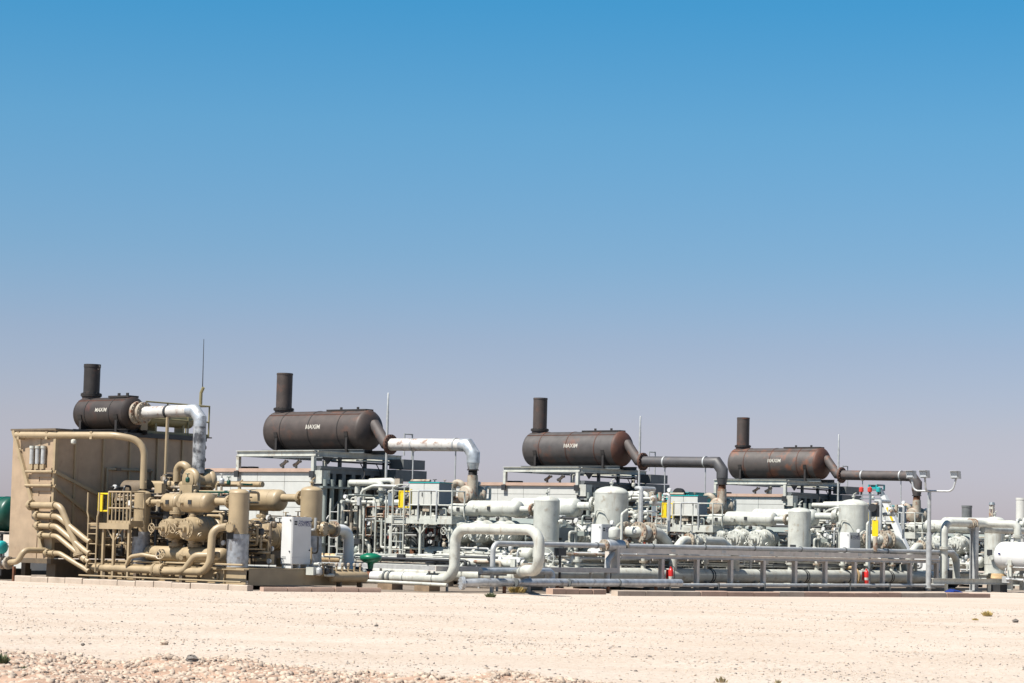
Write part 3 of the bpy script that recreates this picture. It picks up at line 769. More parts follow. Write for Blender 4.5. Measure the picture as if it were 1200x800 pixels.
def cylinder_unit(t, u, v, z, r, s, m, rod=True, big=1.0):
    """compressor cylinder lying across the skid, its outer head on side s"""
    d = Vector((0, s, 0)); p = Vector((u, v, z))
    c = part('cylinder', MB().lathe(p, d, [(-1.25, r * .62), (-1.2, r * .84), (-1.08, r * .86), (-1.05, r * .74), (-.98, r * .95), (-.8, r * 1.0), (-.62, r * 1.03), (-.35, r * 1.04), (-.1, r * .98), (0, r * .86)], 24), m, t)
    for q_ in (-.88, -.72, -.56): part('water_jacket_rib', MB().lathe(p + d * q_, d, [(-.02, r * .98), (-.015, r * 1.06), (.015, r * 1.06), (.02, r * .98)], 24, False), m, c)
    part('outer_head', MB().lathe(p, d, [(-.005, r * .86), (.05, r * .86), (.055, r * .62), (.10, r * .60), (.105, r * .3), (.2, r * .28), (.205, r * .12)], 24), m, c)
    for k in range(6):
        a = R(30 + 60 * k)
        q = p + Vector((math.cos(a) * r * .86, -s * .22, math.sin(a) * r * .86))
        dd = Vector((math.cos(a), 0, math.sin(a)))
        part('valve_cover', MB().lathe(q, dd, [(0, r * .30), (r * .26, r * .30), (r * .27, r * .2), (r * .36, r * .19)], 12), m, c)
    mb = MB()
    for k in range(12):
        a = R(30 * k); o = p + Vector((math.cos(a) * r * .74, 0, math.sin(a) * r * .74))
        mb.cyl(o, o + d * .09, r * .05, n=6)
    part('head_studs', mb, m, c)
    if rod:
        w_ = MB().cyl(p + d * .1, p + d * .55, .04, n=8).wheel(p + d * .55, d, .13, .016)
        part('unloader', w_, m, c)
    return c
def bottle(t, name, u0_, u1_, v, z, r, m, tags=True):
    b = part(name, MB().vessel((u0_, v, z), (u1_, v, z), r, .55, 28), m, t)
    for k in (.18, .82):
        u = u0_ + (u1_ - u0_) * k
        part('weld_seam', MB().lathe((u - .01, v, z), (1, 0, 0), [(0, r), (.003, r + .005), (.017, r + .005), (.02, r)], 28, False), m, b)
    if tags: 
        u = u0_ + (u1_ - u0_) * .45
        part('name_plate', MB().box(u, u + .14, v - r - .02, v - r * .97, z - .06, z + .07), 'dark_steel', b)
        part('inspection_nozzle', MB().cyl((u0_ + (u1_ - u0_) * .25, v - r * .8, z - .02), (u0_ + (u1_ - u0_) * .25, v - r - .12, z - .05), .05, n=10).cyl((u0_ + (u1_ - u0_) * .25, v - r - .12, z - .05), (u0_ + (u1_ - u0_) * .25, v - r - .16, z - .06), .09, n=10), m, b)
    return b
def neck(t, u, v, z0_, z1_, r, m):
    n = part('neck', MB().cyl((u, v, z0_), (u, v, z1_), r, n=16), m, t)
    part('flange', MB().flange((u, v, (z0_ + z1_) / 2), (0, 0, 1), r * 1.7, .04, 10, 16), m, n)

def white_compressor():
    t = thing('compressor', '', 'compressor', (10.6, 0, .6), 'white reciprocating compressors')
    rep(t, 'reciprocating compressor with domed suction bottles on the {U}')
    m = 'white'
    part('frame', MB().box(9.0, 12.2, -.75, .75, .75, 2.1), 'slate', t)
    part('frame_cover', MB().add([(9.0, -.75, 2.1), (12.2, -.75, 2.1), (12.2, .75, 2.1), (9.0, .75, 2.1), (9.15, -.35, 2.4), (12.05, -.35, 2.4), (12.05, .35, 2.4), (9.15, .35, 2.4)], [(0, 1, 5, 4), (1, 2, 6, 5), (2, 3, 7, 6), (3, 0, 4, 7), (4, 5, 6, 7)]), 'grey_green', t)
    for u in (9.4, 10.42, 11.44):
        for s in (-1, 1):
            part('crosshead_guide', MB().box(u - .3, u + .3, s * 1.1 - .38, s * 1.1 + .38, 1.52, 2.2), 'slate', t)
            cylinder_unit(t, u + (.2 if s < 0 else 0), s * 2.85, 1.88, .40, s, m, s < 0)
            neck(t, u, s * 2.2, 2.2, 2.52, .13, m)
            neck(t, u, s * 2.2, 1.25, 1.58, .13, m)
    bottle(t, 'suction_bottle', 8.86, 9.92, -2.2, 2.66, .22, m)
    bottle(t, 'suction_bottle', 9.72, 12.16, -2.2, 2.71, .285, m)
    bottle(t, 'suction_bottle', 8.1, 11.34, 2.2, 2.82, .38, m)
    bottle(t, 'discharge_bottle', 7.75, 9.02, -2.2, 1.08, .235, m)
    bottle(t, 'discharge_bottle', 9.1, 9.95, -2.2, 1.08, .235, m, False)
    bottle(t, 'discharge_bottle', 9.88, 12.75, -2.2, 1.12, .25, m)
    bottle(t, 'discharge_bottle', 8.1, 12.4, 2.2, 1.12, .27, m)
    part('link_pipe', MB().cyl((12.1, -2.2, 2.70), (12.86, -2.2, 2.70), .115, n=16), m, t)
    part('flange', MB().flange((12.66, -2.2, 2.70), (1, 0, 0), .22, .04, 12, 20), 'rusty_white', t)
    part('link_pipe', MB().tube([(11.3, 2.2, 2.92), (13.0, 2.2, 2.92), (14.2, .3, 2.92)], .15, .4, 16), m, t)
    part('flange', MB().flange((12.2, 2.2, 2.92), (1, 0, 0), .28, .045, 12, 20), m, t)
    part('side_motor', MB().vessel((11.6, -2.9, 1.0), (12.5, -2.9, 1.0), .17, .25, 18), m, t)
    part('lube_tank', MB().box(8.9, 9.5, -1.6, -1.0, .7, 1.35), m, t)
    clutter(t, 50, (8.8, 12.9, -2.0, -.85, .75, 2.5), ['white', 'grey_green', 'dark_steel', 'white', 'rusty_white', 'dark', 'dark_steel'], 5)  # dark picks stand in for the shadow behind the cylinders
    clutter(t, 26, (8.6, 13.0, -3.2, -2.75, .62, 1.3), ['white', 'white', 'dark_steel', 'rusty_white', 'galv'], 7)
    clutter(t, 30, (9.0, 13.4, .9, 2.2, 1.4, 2.6), ['white', 'grey_green', 'dark_steel', 'rusty_white', 'galv', 'dark'], 8, .02, .06)
    clutter(t, 16, (12.2, 13.6, -1.6, 1.4, .75, 2.4), ['white', 'grey_green', 'dark_steel', 'mid_grey', 'white'], 6)
white_compressor()

def upright(name, tmpl, u, v, r, z0_, z1_, m, grp, rp=True, skirt_m=None, nozz=()):
    t = thing(name, tmpl, 'vessel', (u, v, z0_), grp)
    if rp: rep(t, tmpl)
    hd = r * .42
    sh = part('shell', MB().lathe((u, v, z0_ + .45), (0, 0, 1), [(0, r), (z1_ - z0_ - .45 - hd, r)], 36), m, t)
    a = [R(x) for x in (0, 15, 32, 50, 68, 85)]
    part('top_head', MB().lathe((u, v, z1_ - hd), (0, 0, 1), [(-.012, r * 1.006), (.012, r * 1.006)] + [(hd * math.sin(x), r * math.cos(x)) for x in a[1:]], 36), m, t)
    part('skirt', MB().lathe((u, v, z0_), (0, 0, 1), [(0, r * 1.12), (.03, r * 1.12), (.035, r * .97), (.46, r * .97)], 36), skirt_m or m, t)
    vt = part('vent_valve', MB().cyl((u, v, z1_ - .03), (u, v, z1_ + .12), .045, n=10).cyl((u, v, z1_ + .1), (u, v, z1_ + .14), .08, n=10), m, t)
    part('vent_lever', MB().tube([(u, v, z1_ + .13), (u, v, z1_ + .2), (u + .12, v, z1_ + .26)], .022, .04, 6), m, vt)
    part('weld_seam', MB().lathe((u, v, z0_ + 1.0), (0, 0, 1), [(0, r), (.004, r + .006), (.02, r + .006), (.024, r)], 36, False), m, sh)
    part('name_plate', MB().box(u - .12, u + .12, v - r - .03, v - r * .97, z0_ + .85, z0_ + 1.1), 'dark_steel', t)
    for (dx, dy, z, rr, ln) in nozz:
        d = Vector((dx, dy, 0)).normalized(); p = Vector((u, v, z))
        nz = part('nozzle', MB().cyl(p + d * (r - .05), p + d * (r + ln), rr, n=16), m, t)
        part('flange', MB().flange(p + d * (r + ln), d, rr * 1.75, .045, 12, 20), m, nz)
    return t
t = upright('scrubber', 'smaller upright white scrubber in the compressor piping of the {U}', 13.28, -2.2, .455, .6, 3.19, 'white', 'smaller white scrubbers', nozz=((.3, -1, 1.35, .06, .14), (1, .2, 2.3, .05, .15)))
clutter(t, 10, (12.75, 14.0, -1.9, -1.5, .8, 2.2), ['white', 'grey_green', 'galv', 'dark_steel'], 31)
t = upright('separator_vessel', 'large upright white vessel at the near end of the {U}', 14.43, 0, .60, .6, 3.59, 'white', 'large white vessels', nozz=((1, -.35, 2.0, .2, .20), (-1, -.2, 2.95, .15, .12), (-.6, -1, 2.55, .05, .08)))
part('half_coil', MB().tube([(14.05, -.56, 2.25), (14.3, -.66, 2.75), (14.6, -.68, 2.72), (14.85, -.55, 2.25)], .018, .1, 6), 'white', t)
clutter(t, 26, (14.9, 16.2, -1.4, 1.0, .7, 2.5), ['white', 'grey_green', 'galv', 'dark_steel', 'rusty_white', 'white'], 32)
clutter(t, 14, (15.0, 15.9, .3, 1.6, 2.0, 3.6), ['white', 'white', 'rusty_white', 'galv'], 33, .03, .08)

def cabinet(u, v, z0_, label, rp):
    """white steel control cabinet with logo and lettering on its shaded end"""
    t = thing('control_cabinet', label, 'cabinet', (u - .2, v + .4, z0_), 'white cabinets with blue lettering')
    if rp: rep(t, label)
    a, b, c, d, e_, f = u - .44, u, v, v + .80, z0_ + .12, z0_ + 1.52
    part('case', MB().box(a, b, c, d, e_, f), 'white_clean', t)
    for vv in (c + .03, c + .35, d - .1): part('foot', MB().box(a + .03, b - .03, vv, vv + .07, z0_, e_), 'white_clean', t)
    dr = part('door', MB().box(b, b + .015, c + .015, d - .015, e_ + .22, f - .02), 'white_clean', t)
    part('door', MB().box(b, b + .012, c + .015, d - .015, e_ + .02, e_ + .20), 'white_clean', t)
    part('side_plate', MB().box(a + .02, b - .02, c - .012, c, e_ + .02, f - .02), 'white_clean', t)
    part('logo', MB().box(b + .015, b + .019, c + .07, c + .19, f - .17, f - .12).box(b + .015, b + .019, c + .07, c + .19, f - .24, f - .19), 'black_ink', dr)
    for txt, dz in (('DYNAMIC', .13), ('CONTROL', .215)):
        vs, fs = text_mesh(txt, .115, 'lettering')
        mb = MB(); mb.add([(b + .018, c + .50 + x * .98, f - dz - .02 + y) for x, y, z in vs], fs)
        part('lettering', mb, 'blue_ink', dr)
    for vv, zz in ((c + .73, e_ + .42), (c + .76, f - .13)):
        part('lock', MB().cyl((b + .014, vv, zz), (b + .04, vv, zz), .022, n=8), 'dark_steel', dr)
    for uu, zz in ((b - .07, e_ + .38), (b - .06, f - .1)):
        part('lock', MB().cyl((uu, c - .04, zz), (uu, c - .01, zz), .02, n=8), 'dark_steel', t)
    part('small_print', MB().box(a + .05, a + .22, c - .016, c - .0125, e_ + .15, e_ + .17).box(a + .05, a + .22, c - .016, c - .0125, e_ + .20, e_ + .22), 'mid_grey', t)
    return t
cabinet(15.25, -1.62, .72, 'white cabinet with blue lettering beside the vessel of the {U}', True)

def base_skid(u0_, u1_, v0_, v1_, m, label, rp, step=1.6):
    t = thing('base_skid', label, 'skid', ((u0_ + u1_) / 2, (v0_ + v1_) / 2, 0), 'steel base skids')
    if rp: rep(t, label)
    for v in (v0_, v1_): part('main_beam', MB().hbeam((u0_, v, .36), (u1_, v, .36), .46, .2, .03), m, t)
    part('end_plate', MB().box(u1_ - .02, u1_, v0_ + .11, v1_ - .11, .13, .585), m, t)
    part('end_plate', MB().box(u0_, u0_ + .02, v0_ + .11, v1_ - .11, .13, .585), m, t)
    part('deck_plate', MB().box(u0_, u1_, v0_ + .10, v1_ - .10, .592, .612), m, t)
    k = u0_ + .5
    while k < u1_ - .3:
        part('stiffener', MB().box(k, k + .02, v0_ - .09, v0_ - .012, .162, .558), m, t)
        part('support_pad', MB().box(k - .2, k + .2, v0_ - .2, v0_ + .25, 0, .125), 'concrete', t)
        k += step
    for u in (u0_ + 1.2, u1_ - 1.2):
        part('lifting_lug', MB().ring((u, v0_ - .06, .36), (0, 1, 0), .09, .035, 14, 6), m, t)
    return t
base_skid(3.2, 15.6, -2.75, 2.75, 'white', 'white base skid under engine and compressor of the {U}', True)

# suction line from the large vessel down to the header, with valve
def suction_line():
    t = thing('suction_line', '', 'pipe', (16.0, -.4, 0), 'white suction lines with a downward bend')
    rep(t, 'white flanged pipe bending down to the rack from the {U}')
    part('pipe', MB().tube([(14.9, -.17, 2.0), (15.95, -.53, 2.0), (15.95, -.1, 2.0)], .20, .2, 18), 'white', t)
    part('flange', MB().flange((15.42, -.35, 2.0), (.95, -.32, 0), .36, .05, 14, 24), 'rusty_white', t)
    part('valve_body', MB().vessel((15.95, -.42, 2.0), (15.95, .12, 2.0), .26, .4, 20), 'white', t)
    for v in (-.42, .14): part('flange', MB().flange((15.95, v, 2.0), (0, 1, 0), .36, .05, 14, 24), 'rusty_white', t)
    part('bend', MB().tube([(15.95, .12, 2.0), (15.95, .75, 2.0), (15.95, 1.45, 1.5), (15.95, 1.45, .3)], .20, .7, 18), 'white', t)
    part('standpipe', MB().tube([(15.8, -1.2, .62), (15.8, -1.2, 2.6), (15.8, -.9, 2.75)], .05, .1, 10), 'white', t)
suction_line()
def arch_line():
    t = thing('bypass_line', '', 'pipe', (16.2, 3.0, 0), 'low white bypass lines')
    rep(t, 'low white bypass pipe curving beside the rack near the {U}')
    part('pipe', MB().tube([(16.4, 1.0, .3), (16.4, 1.05, 1.35), (16.4, 1.6, 1.76), (16.4, 4.0, 1.76), (16.4, 4.9, 1.3), (16.4, 4.9, .3)], .15, .35, 16), 'white', t)
    for v in (1.95, 2.25, 2.7): part('flange', MB().flange((16.4, v, 1.76), (0, 1, 0), .25, .04, 12, 20), 'rusty_white' if v < 2 else 'white', t)
    part('valve_stem', MB().cyl((16.4, 2.1, 1.9), (16.4, 2.1, 2.3), .05, n=10).wheel((16.4, 2.1, 2.3), (0, 0, 1), .2, .018), 'white', t)
arch_line()

for k in (1, 2):
    for o, tmpl in REP:
        c = copy_tree(o); c.location = o.location + EV * (PITCH_V * k); c['label'] = tmpl.format(U=UNITS[k])

# ================================================================== the tan unit
VT = -16.2
def tan_cooler():
    t = thing('air_cooler', 'tall tan air cooler with slanted pipes at the left edge', 'cooler', (6.4, -16.2, 0))
    a, b, c, d, e_, f = 5.45, 7.42, -19.3, -13.1, .70, 4.66
    part('core', MB().box(a + .05, b - .05, c + .05, d - .05, e_ + .02, f - .02), 'tan_dark', t)
    # near narrow side: two tall sheets
    part('side_sheet', MB().box(a, a + 1.28, c, c + .05, e_, f), 'tan_panel', t)
    part('side_sheet', MB().box(a + 1.30, b - .06, c + .015, c + .05, e_, f), 'tan_panel', t)
    part('side_sheet', MB().box(a - .05, a, c, d, e_, f), 'tan_panel', t)
    for z in (3.38, 2.95, 2.5, 1.9): part('header_box', MB().box(a + 1.05, b - .07, c - .05, c + .014, z - .16, z + .12), 'tan_panel', t)
    cb = part('corner_post', MB().box(b - .055, b + .05, c - .02, c + .10, e_, f), 'tan', t)
    part('slanted_edge', MB().bar((a + .02, c - .05, f), (a + 1.25, c - .05, 2.05), .10, .12), 'tan', t)
    part('slanted_edge', MB().bar((a + 1.25, c - .05, 2.05), (a + 1.65, c - .05, .9), .10, .12), 'tan', t)
    for z in (4.15, 3.9): part('lifting_eye', MB().ring((a + .35, c - .06, z - .1), (0, 1, 0), .05, .02, 10, 5), 'tan', t)
    for k in range(3):
        u = a + .98 + k * .27
        p = part('plug_column', MB().cyl((u, c - .07, 3.62), (u, c - .07, 4.12), .075, n=12), 'galv', t)
        part('plug_foot', MB().box(u - .09, u + .09, c - .12, c - .02, 3.46, 3.6), 'tan', p)
        part('plug_cap', MB().cyl((u, c - .07, 4.1), (u, c - .07, 4.18), .09, n=12), 'white', p)
    # broad shaded side: vertical sheets with joints
    vs = [c + .11, -18.5, -17.36, -16.25, -15.08, -14.0, d]
    for i in range(6):
        part('wall_sheet', MB().box(b - .05, b, vs[i] + .012, vs[i + 1] - .012, e_ + .5, f), 'tan_panel', t)
        part('stiffener', MB().box(b + .002, b + .06, vs[i + 1] - .03, vs[i + 1] + .03, e_, f), 'tan', t)
    fr = part('fan_ring', MB().lathe((b + .002, -16.1, 1.95), (1, 0, 0), [(0, 1.22), (.22, 1.22), (.22, 1.16), (.0, 1.16)], 40, False), 'tan', t)
    part('fan_dark_disc', MB().cyl((b + .01, -16.1, 1.95), (b + .03, -16.1, 1.95), 1.16, n=40), 'dark', fr)  # fan added with a black disc to darken this shaded side
    for k in range(8):
        a_ = R(45 * k); d_ = Vector((0, math.cos(a_), math.sin(a_)))
        part('fan_blade', MB().bar(Vector((b + .10, -16.1, 1.95)) + d_ * .2, Vector((b + .10, -16.1, 1.95)) + d_ * 1.1, .03, .26, (1, d_.z * .0, .0)), 'tan_dark', fr)
    part('inspection_frame', MB().tube([(b + .05, -17.2, 2.3), (b + .05, -17.2, 3.55), (b + .05, -15.3, 3.55), (b + .05, -15.3, 2.3)], .05, None, 4), 'tan', t)
    for v in (-16.85, -15.6): part('hinge', MB().box(b, b + .12, v, v + .18, 3.5, 3.6), 'tan_dark', t)
    for z0_, z1_, v1_ in ((3.38, 2.62, -17.2), (2.95, 1.95, -17.6), (2.0, 1.1, -17.0)):
        part('diagonal_brace', MB().bar((b + .06, c, z0_), (b + .06, v1_, z1_), .06, .10), 'tan', t)
    for z in (3.38, 2.95): part('side_rail', MB().cyl((a + .75, c - .1, z), (b + .05, c - .1, z), .045, n=10), 'tan', t)
    part('floor_beam', MB().box(a - .02, b + .02, c + .0, c + .12, .55, .695), 'tan_dark', t)
    part('plinth', MB().box(a + 1.5, b - .05, c + .25, d - .2, .12, .55), 'tan_dark', t)
    part('floor_beam', MB().box(b - .12, b + .02, c + .13, d, .55, .695), 'tan_dark', t)
    part('roof_sheet', MB().box(a - .1, b + .1, c - .08, d + .08, f, f + .06), 'tan_dark', t)
    part('roof_edge', MB().box(b + .10, b + .13, c + 0.6, d + .08, f - .06, f + .075), 'dark_steel', t)
    for v in (-18.9, -13.6): part('leg', MB().box(a + .1, a + .3, v, v + .2, 0, .55), 'tan_dark', t)
    # inlet manifold: five stacked headers that leave the near side, turn the corner and slope down
    specs = [(6.62, 2.34, 8.05, 2.34, 8.85, .80, .10), (6.95, 2.02, 7.95, 2.0, 9.0, 1.35, .085), (7.02, 1.70, 7.9, 1.70, 9.0, 1.0, .085), (7.2, 1.42, 7.95, 1.40, 9.0, .75, .075), (7.5, .88, 8.1, .88, 9.0, .46, .075)]
    for u0_, z0_, u1_, z1_, u2_, z2_, r in specs:
        mn = part('header_pipe', MB().tube([(u0_, c - .22, z0_), (u1_, c - .22, z1_), (u2_, c - .22 + .2, z2_), (u2_ + .25, c - .02, z2_ - .1)], r, .35, 16), 'tan', t)
        part('flange', MB().flange((u0_ + .05, c - .22, z0_), (1, 0, 0), r * 1.7, .045, 10, 18), 'tan', mn)
        part('flange', MB().flange((u1_ - .25, c - .22, z0_), (1, 0, 0), r * 1.35, .02, 0, 18), 'tan', mn)
        part('elbow', MB().tube([(u0_, c - .22, z0_), (u0_ - .12, c - .22, z0_), (u0_ - .12, c + .02, z0_)], r, .1, 14), 'tan', mn)
    part('flange', MB().flange((8.80, c - .02, .86), (.3, 0, -1), .2, .04, 12, 18), 'tan', t)
    # discharge pipe along the top, down to the scrubber
    dp = part('top_pipe', MB().tube([(5.75, c - .16, 4.52), (9.85, c + .3, 4.50), (10.52, c + .9, 4.35), (10.52, c + .9, 2.9)], .105, .55, 16), 'tan', t)
    for u in (5.9, 7.1, 8.95): part('clamp', MB().box(u - .05, u + .05, c - .25 + (u - 5.75) * .11, c + .01 + (u - 5.75) * .11, 4.38, 4.62), 'tan', dp)
    part('flood_lamp', MB().vessel((8.35, c - .05, 4.22), (8.35, c - .05, 4.38), .08, .6, 12), 'white', t)
    # roof walkway with rail and an expansion drum
    part('walkway', MB().box(6.1, 7.4, -15.6, -12.65, f + .062, f + .10), 'tan_dark', t)
    for p, q in (((7.3, -15.5), (7.3, -12.72)),):
        handrail(t, [p, q, (6.2, -12.72)], f + .07, 1.05, 'olive')
    tk = part('expansion_drum', MB().vessel((7.05, -15.3, 5.26), (7.05, -13.3, 5.26), .25, .35, 20), 'olive', t)
    for v in (-15.0, -13.8): part('drum_foot', MB().box(6.85, 7.25, v - .04, v + .04, f + .06, 5.1), 'olive', tk)
    part('roof_box', MB().box(7.0, 7.35, -15.75, -15.45, f + .07, 5.25), 'tan', t)
    for z in (4.4, 4.0, 3.6): part('rope_hook', MB().ring((b + .1, d + .02, z), (0, 1, 0), .07, .018, 10, 5), 'rust', t)
    part('downpipe', MB().cyl((9.3, -16.4, 3.3), (9.3, -16.4, 5.2), .045, n=8), 'tan', t)
    return t
tan_cooler()
silencer(VT, 5.36, .52, 4.98, 7.66, 5.42, .265, 6.98, 'silencer_d', 'silencer_d', 'small black silencer standing on top of the tan cooler', 6.5, .175, True)
def tan_exhaust():
    t = thing('exhaust_duct', 'short chipped white exhaust duct turning straight down beside the tan cooler', 'exhaust pipe', (9, VT, 3.3), 'exhaust ducts from the silencers to the engines')
    r = .19; z = 5.40
    part('flange', MB().flange((7.74, VT, 5.36), (1, 0, 0), .38, .045, 18), 'rusty_white', t)
    part('straight_run', MB().tube([(7.66, VT, 5.37), (10.05, VT, z)], r, None, 24), 'duct_white', t)
    part('flange', MB().flange((7.98, VT, 5.37), (1, 0, 0), .34, .05, 14), 'rusty_white', t)
    part('mitre_elbow', MB().tube([(10.05, VT, z), (10.33, VT, z), (10.58, VT, z - .25), (10.58, VT, 4.9)], r * 1.05, None, 24), 'cladding', t)
    part('clad_drop', MB().cyl((10.58, VT, 4.9), (10.58, VT, 3.45), r * 1.05, n=24), 'clad_dirty', t)
    part('seam_strip', MB().box(10.35, 10.375, VT - .06, VT - .03, 3.5, 5.0), 'flange_rust', t)
    part('bellows', MB().lathe((10.58, VT, 3.05), (0, 0, 1), [(.05 * i, (.16 if i % 2 else .13)) for i in range(9)], 18), 'rust', t)
    part('hanger', MB().cyl((9.1, VT, 3.4), (9.1, VT, 5.2), .05, n=8), 'tan', t)
    part('clamp', MB().lathe((9.06, VT, 5.385), (1, 0, 0), [(0, r + .02), (.09, r + .02)], 24), 'dark_steel', t)
    return t
tan_exhaust()
mb = MB().tube([(10.58, VT, 5.55), (10.58, VT, 5.95), (10.66, VT, 6.12)], .05, .05, 8).lathe((10.62, VT, 6.05), (.0, 0, 1), [(0, .022), (1.55, .006)], 6)
t = thing('whip_antenna', 'thin whip antenna rising over the exhaust elbow of the tan unit', 'antenna', (10.58, VT, 5.5))
part('bracket', MB().tube([(10.58, VT, 5.58), (10.58, VT, 5.95), (10.68, VT, 6.12)], .05, .05, 8), 'olive', t)
part('whip', MB().lathe((10.64, VT, 6.05), (-.01, 0, 1), [(0, .016), (1.55, .009)], 6), 'dark_steel', t)

e = engine(VT, 'tan_dark', 8.4, 10.9, .62, 'tan gas engine crowded with piping beside the tan cooler', False, 'dark_steel')  # engine colours darkened to paint in the shade of the gap
part('exhaust_stub', MB().cyl((10.58, VT, 2.6), (10.58, VT, 3.1), .2, .15, 18), 'flange_rust', e)
part('instrument_box', MB().box(11.05, 11.6, VT - 1.2, VT - .9, 2.75, 3.05), 'tan', e)
part('coolant_pipe', MB().tube([(8.0, VT + .9, 3.3), (9.2, VT + .9, 3.35), (9.2, VT - .2, 3.35), (9.6, VT - .2, 2.6)], .13, .25, 14), 'tan_dark', e)
part('coolant_pipe', MB().tube([(7.5, VT + 2.2, 3.18), (11.2, VT + 2.2, 3.18)], .09, .25, 12), 'tan', e)
part('coolant_pipe', MB().tube([(10.0, VT + .8, 3.2), (10.0, VT + .8, 2.2), (11.4, VT + .8, 2.2)], .14, .25, 14), 'tan', e)
clutter(e, 90, (8.2, 11.6, -18.3, -16.9, .75, 3.0), ['tan', 'tan', 'tan_dark', 'dark_steel', 'dark', 'rusty_white', 'tan', 'dark_steel'], 21)  # darker mix of colours imitates shade among the pipes
clutter(e, 26, (10.2, 13.6, -17.2, -15.6, 2.5, 3.15), ['tan', 'tan_dark', 'dark_steel', 'galv', 'rusty_white', 'dark_green'], 22)

def tan_platform():
    t = thing('service_platform', 'tan ladder and railed platform with yellow gate beside the tan cooler', 'platform', (9.5, -19, .1), 'raised service platforms beside the engines')
    a, b, c, d = 9.12, 10.95, -19.25, -18.72
    m = 'tan'
    part('deck', MB().box(a, b, c, d, 1.74, 1.80), m, t)
    part('deck_channel', MB().box(a, b, c - .05, c, 1.66, 1.84), m, t)
    for u in (a + .6, 10.2, b - .08):
        part('leg', MB().box(u - .04, u + .04, c + .02, c + .10, .2, 1.74), m, t)
    for s in (-1, 1): part('knee_brace', MB().bar((10.2, c + .06, 1.3), (10.2 + s * .35, c + .06, 1.7), .04), m, t)
    handrail(t, [(9.95, c), (b, c), (b, d)], 1.80, .98, m)
    for k in range(1, 6): part('baluster', MB().cyl((9.95 + k * .17, c, 1.8), (9.95 + k * .17, c, 2.77), .02, n=6), m, t)
    ladder(t, 9.38, c - .1, .35, 2.05, .40, m)
    for u, du in ((9.18, -.06), (9.58, .06)): part('ladder_rail', MB().tube([(u, c - .1, 2.0), (u + du, c - .1, 2.15), (u + du, c - .1, 2.75)], .026, .1, 8), m, t)
    gate(t, 9.45, 9.88, c + .05, 2.2, 2.72)
tan_platform()

def tan_compressor():
    m = 'tan'
    t = thing('compressor', 'tan reciprocating compressor with two stacks of tan bottles and cylinders', 'compressor', (12.5, VT, .6))
    part('frame', MB().box(11.4, 14.0, VT - .8, VT + .8, .7, 2.0), 'tan_dark', t)
    for u in (12.06, 12.88):
        part('crosshead_guide', MB().box(u - .3, u + .3, -17.5, -16.9, 1.35, 2.05), 'tan_dark', t)
        cylinder_unit(t, u + (.12 if u < 12.5 else .22), -18.95, 1.72, .30 if u < 12.5 else .365, -1, m, True)
        neck(t, u, -18.4, 2.02, 2.36, .13, m)
        neck(t, u, -18.4, 1.05, 1.42, .13, m)
    bottle(t, 'suction_bottle', 11.33, 12.12, -18.25, 2.50, .275, m)
    bottle(t, 'suction_bottle', 12.5, 13.8, -18.62, 2.50, .29, m)
    bottle(t, 'discharge_bottle', 10.80, 12.38, -18.4, .97, .22, m)
    bottle(t, 'discharge_bottle', 12.28, 14.28, -18.45, .94, .24, m)
    big = bottle(t, 'suction_bottle', 9.9, 12.35, -14.2, 2.68, .34, m)
    part('link_pipe', MB().cyl((12.3, -14.2, 2.76), (13.3, -14.2, 2.76), .125, n=16), m, t)
    part('flange', MB().flange((13.1, -14.2, 2.76), (1, 0, 0), .23, .045, 12, 20), m, t)
    part('link_pipe', MB().cyl((13.5, -18.42, 2.54), (14.45, -18.42, 2.54), .115, n=16), m, t)
    for u in (13.66, 14.32): part('flange', MB().flange((u, -18.42, 2.54), (1, 0, 0), .19, .04, 12, 18), m, t)
    part('link_pipe', MB().cyl((10.75, -18.4, 2.50), (11.45, -18.4, 2.50), .085, n=14), m, t)
    part('flange', MB().flange((10.92, -18.4, 2.5), (1, 0, 0), .15, .035, 10, 16), m, t)
    neck(t, 11.5, -14.2, 1.95, 2.4, .14, m)
    cylinder_unit(t, 11.5, -13.7, 1.7, .38, 1, m, False)
    cylinder_unit(t, 13.95, -16.9, 1.55, .4, -1, m, False)
    clutter(t, 40, (11.2, 14.3, -18.1, -17.1, .7, 2.3), ['tan', 'tan_dark', 'dark_steel', 'dark', 'tan_dark', 'rusty_white'], 23)  # dark tones here paint shade in under the bottles
    clutter(t, 46, (13.9, 14.75, -18.0, -16.9, .7, 2.0), ['tan', 'tan_dark', 'dark_steel', 'tan', 'dark', 'tan'], 24)
    clutter(t, 40, (12.4, 14.4, -16.3, -14.6, .7, 2.2), ['tan', 'tan_dark', 'dark_steel', 'tan', 'dark', 'galv'], 26)
tan_compressor()
grp = 'tan upright scrubbers'
upright('scrubber', 'slim tan scrubber nearest the yellow gate of the tan unit', 10.52, -18.4, .25, .6, 2.85, 'tan', grp, False, nozz=((1, .1, 2.5, .07, .08), (-1, -.3, 1.85, .08, .08)))
upright('scrubber', 'tall tan scrubber with grey wrapped foot in the middle of the tan unit', 14.70, -18.4, .30, .6, 2.92, 'tan', grp, False, nozz=((-1, .05, 2.54, .10, .05), (.2, -1, 1.8, .09, .12)))
upright('scrubber', 'tan scrubber directly behind the lettered cabinet of the tan unit', 13.56, -14.2, .34, .6, 3.13, 'tan', grp, False, nozz=((1, .35, 1.82, .13, .12),))
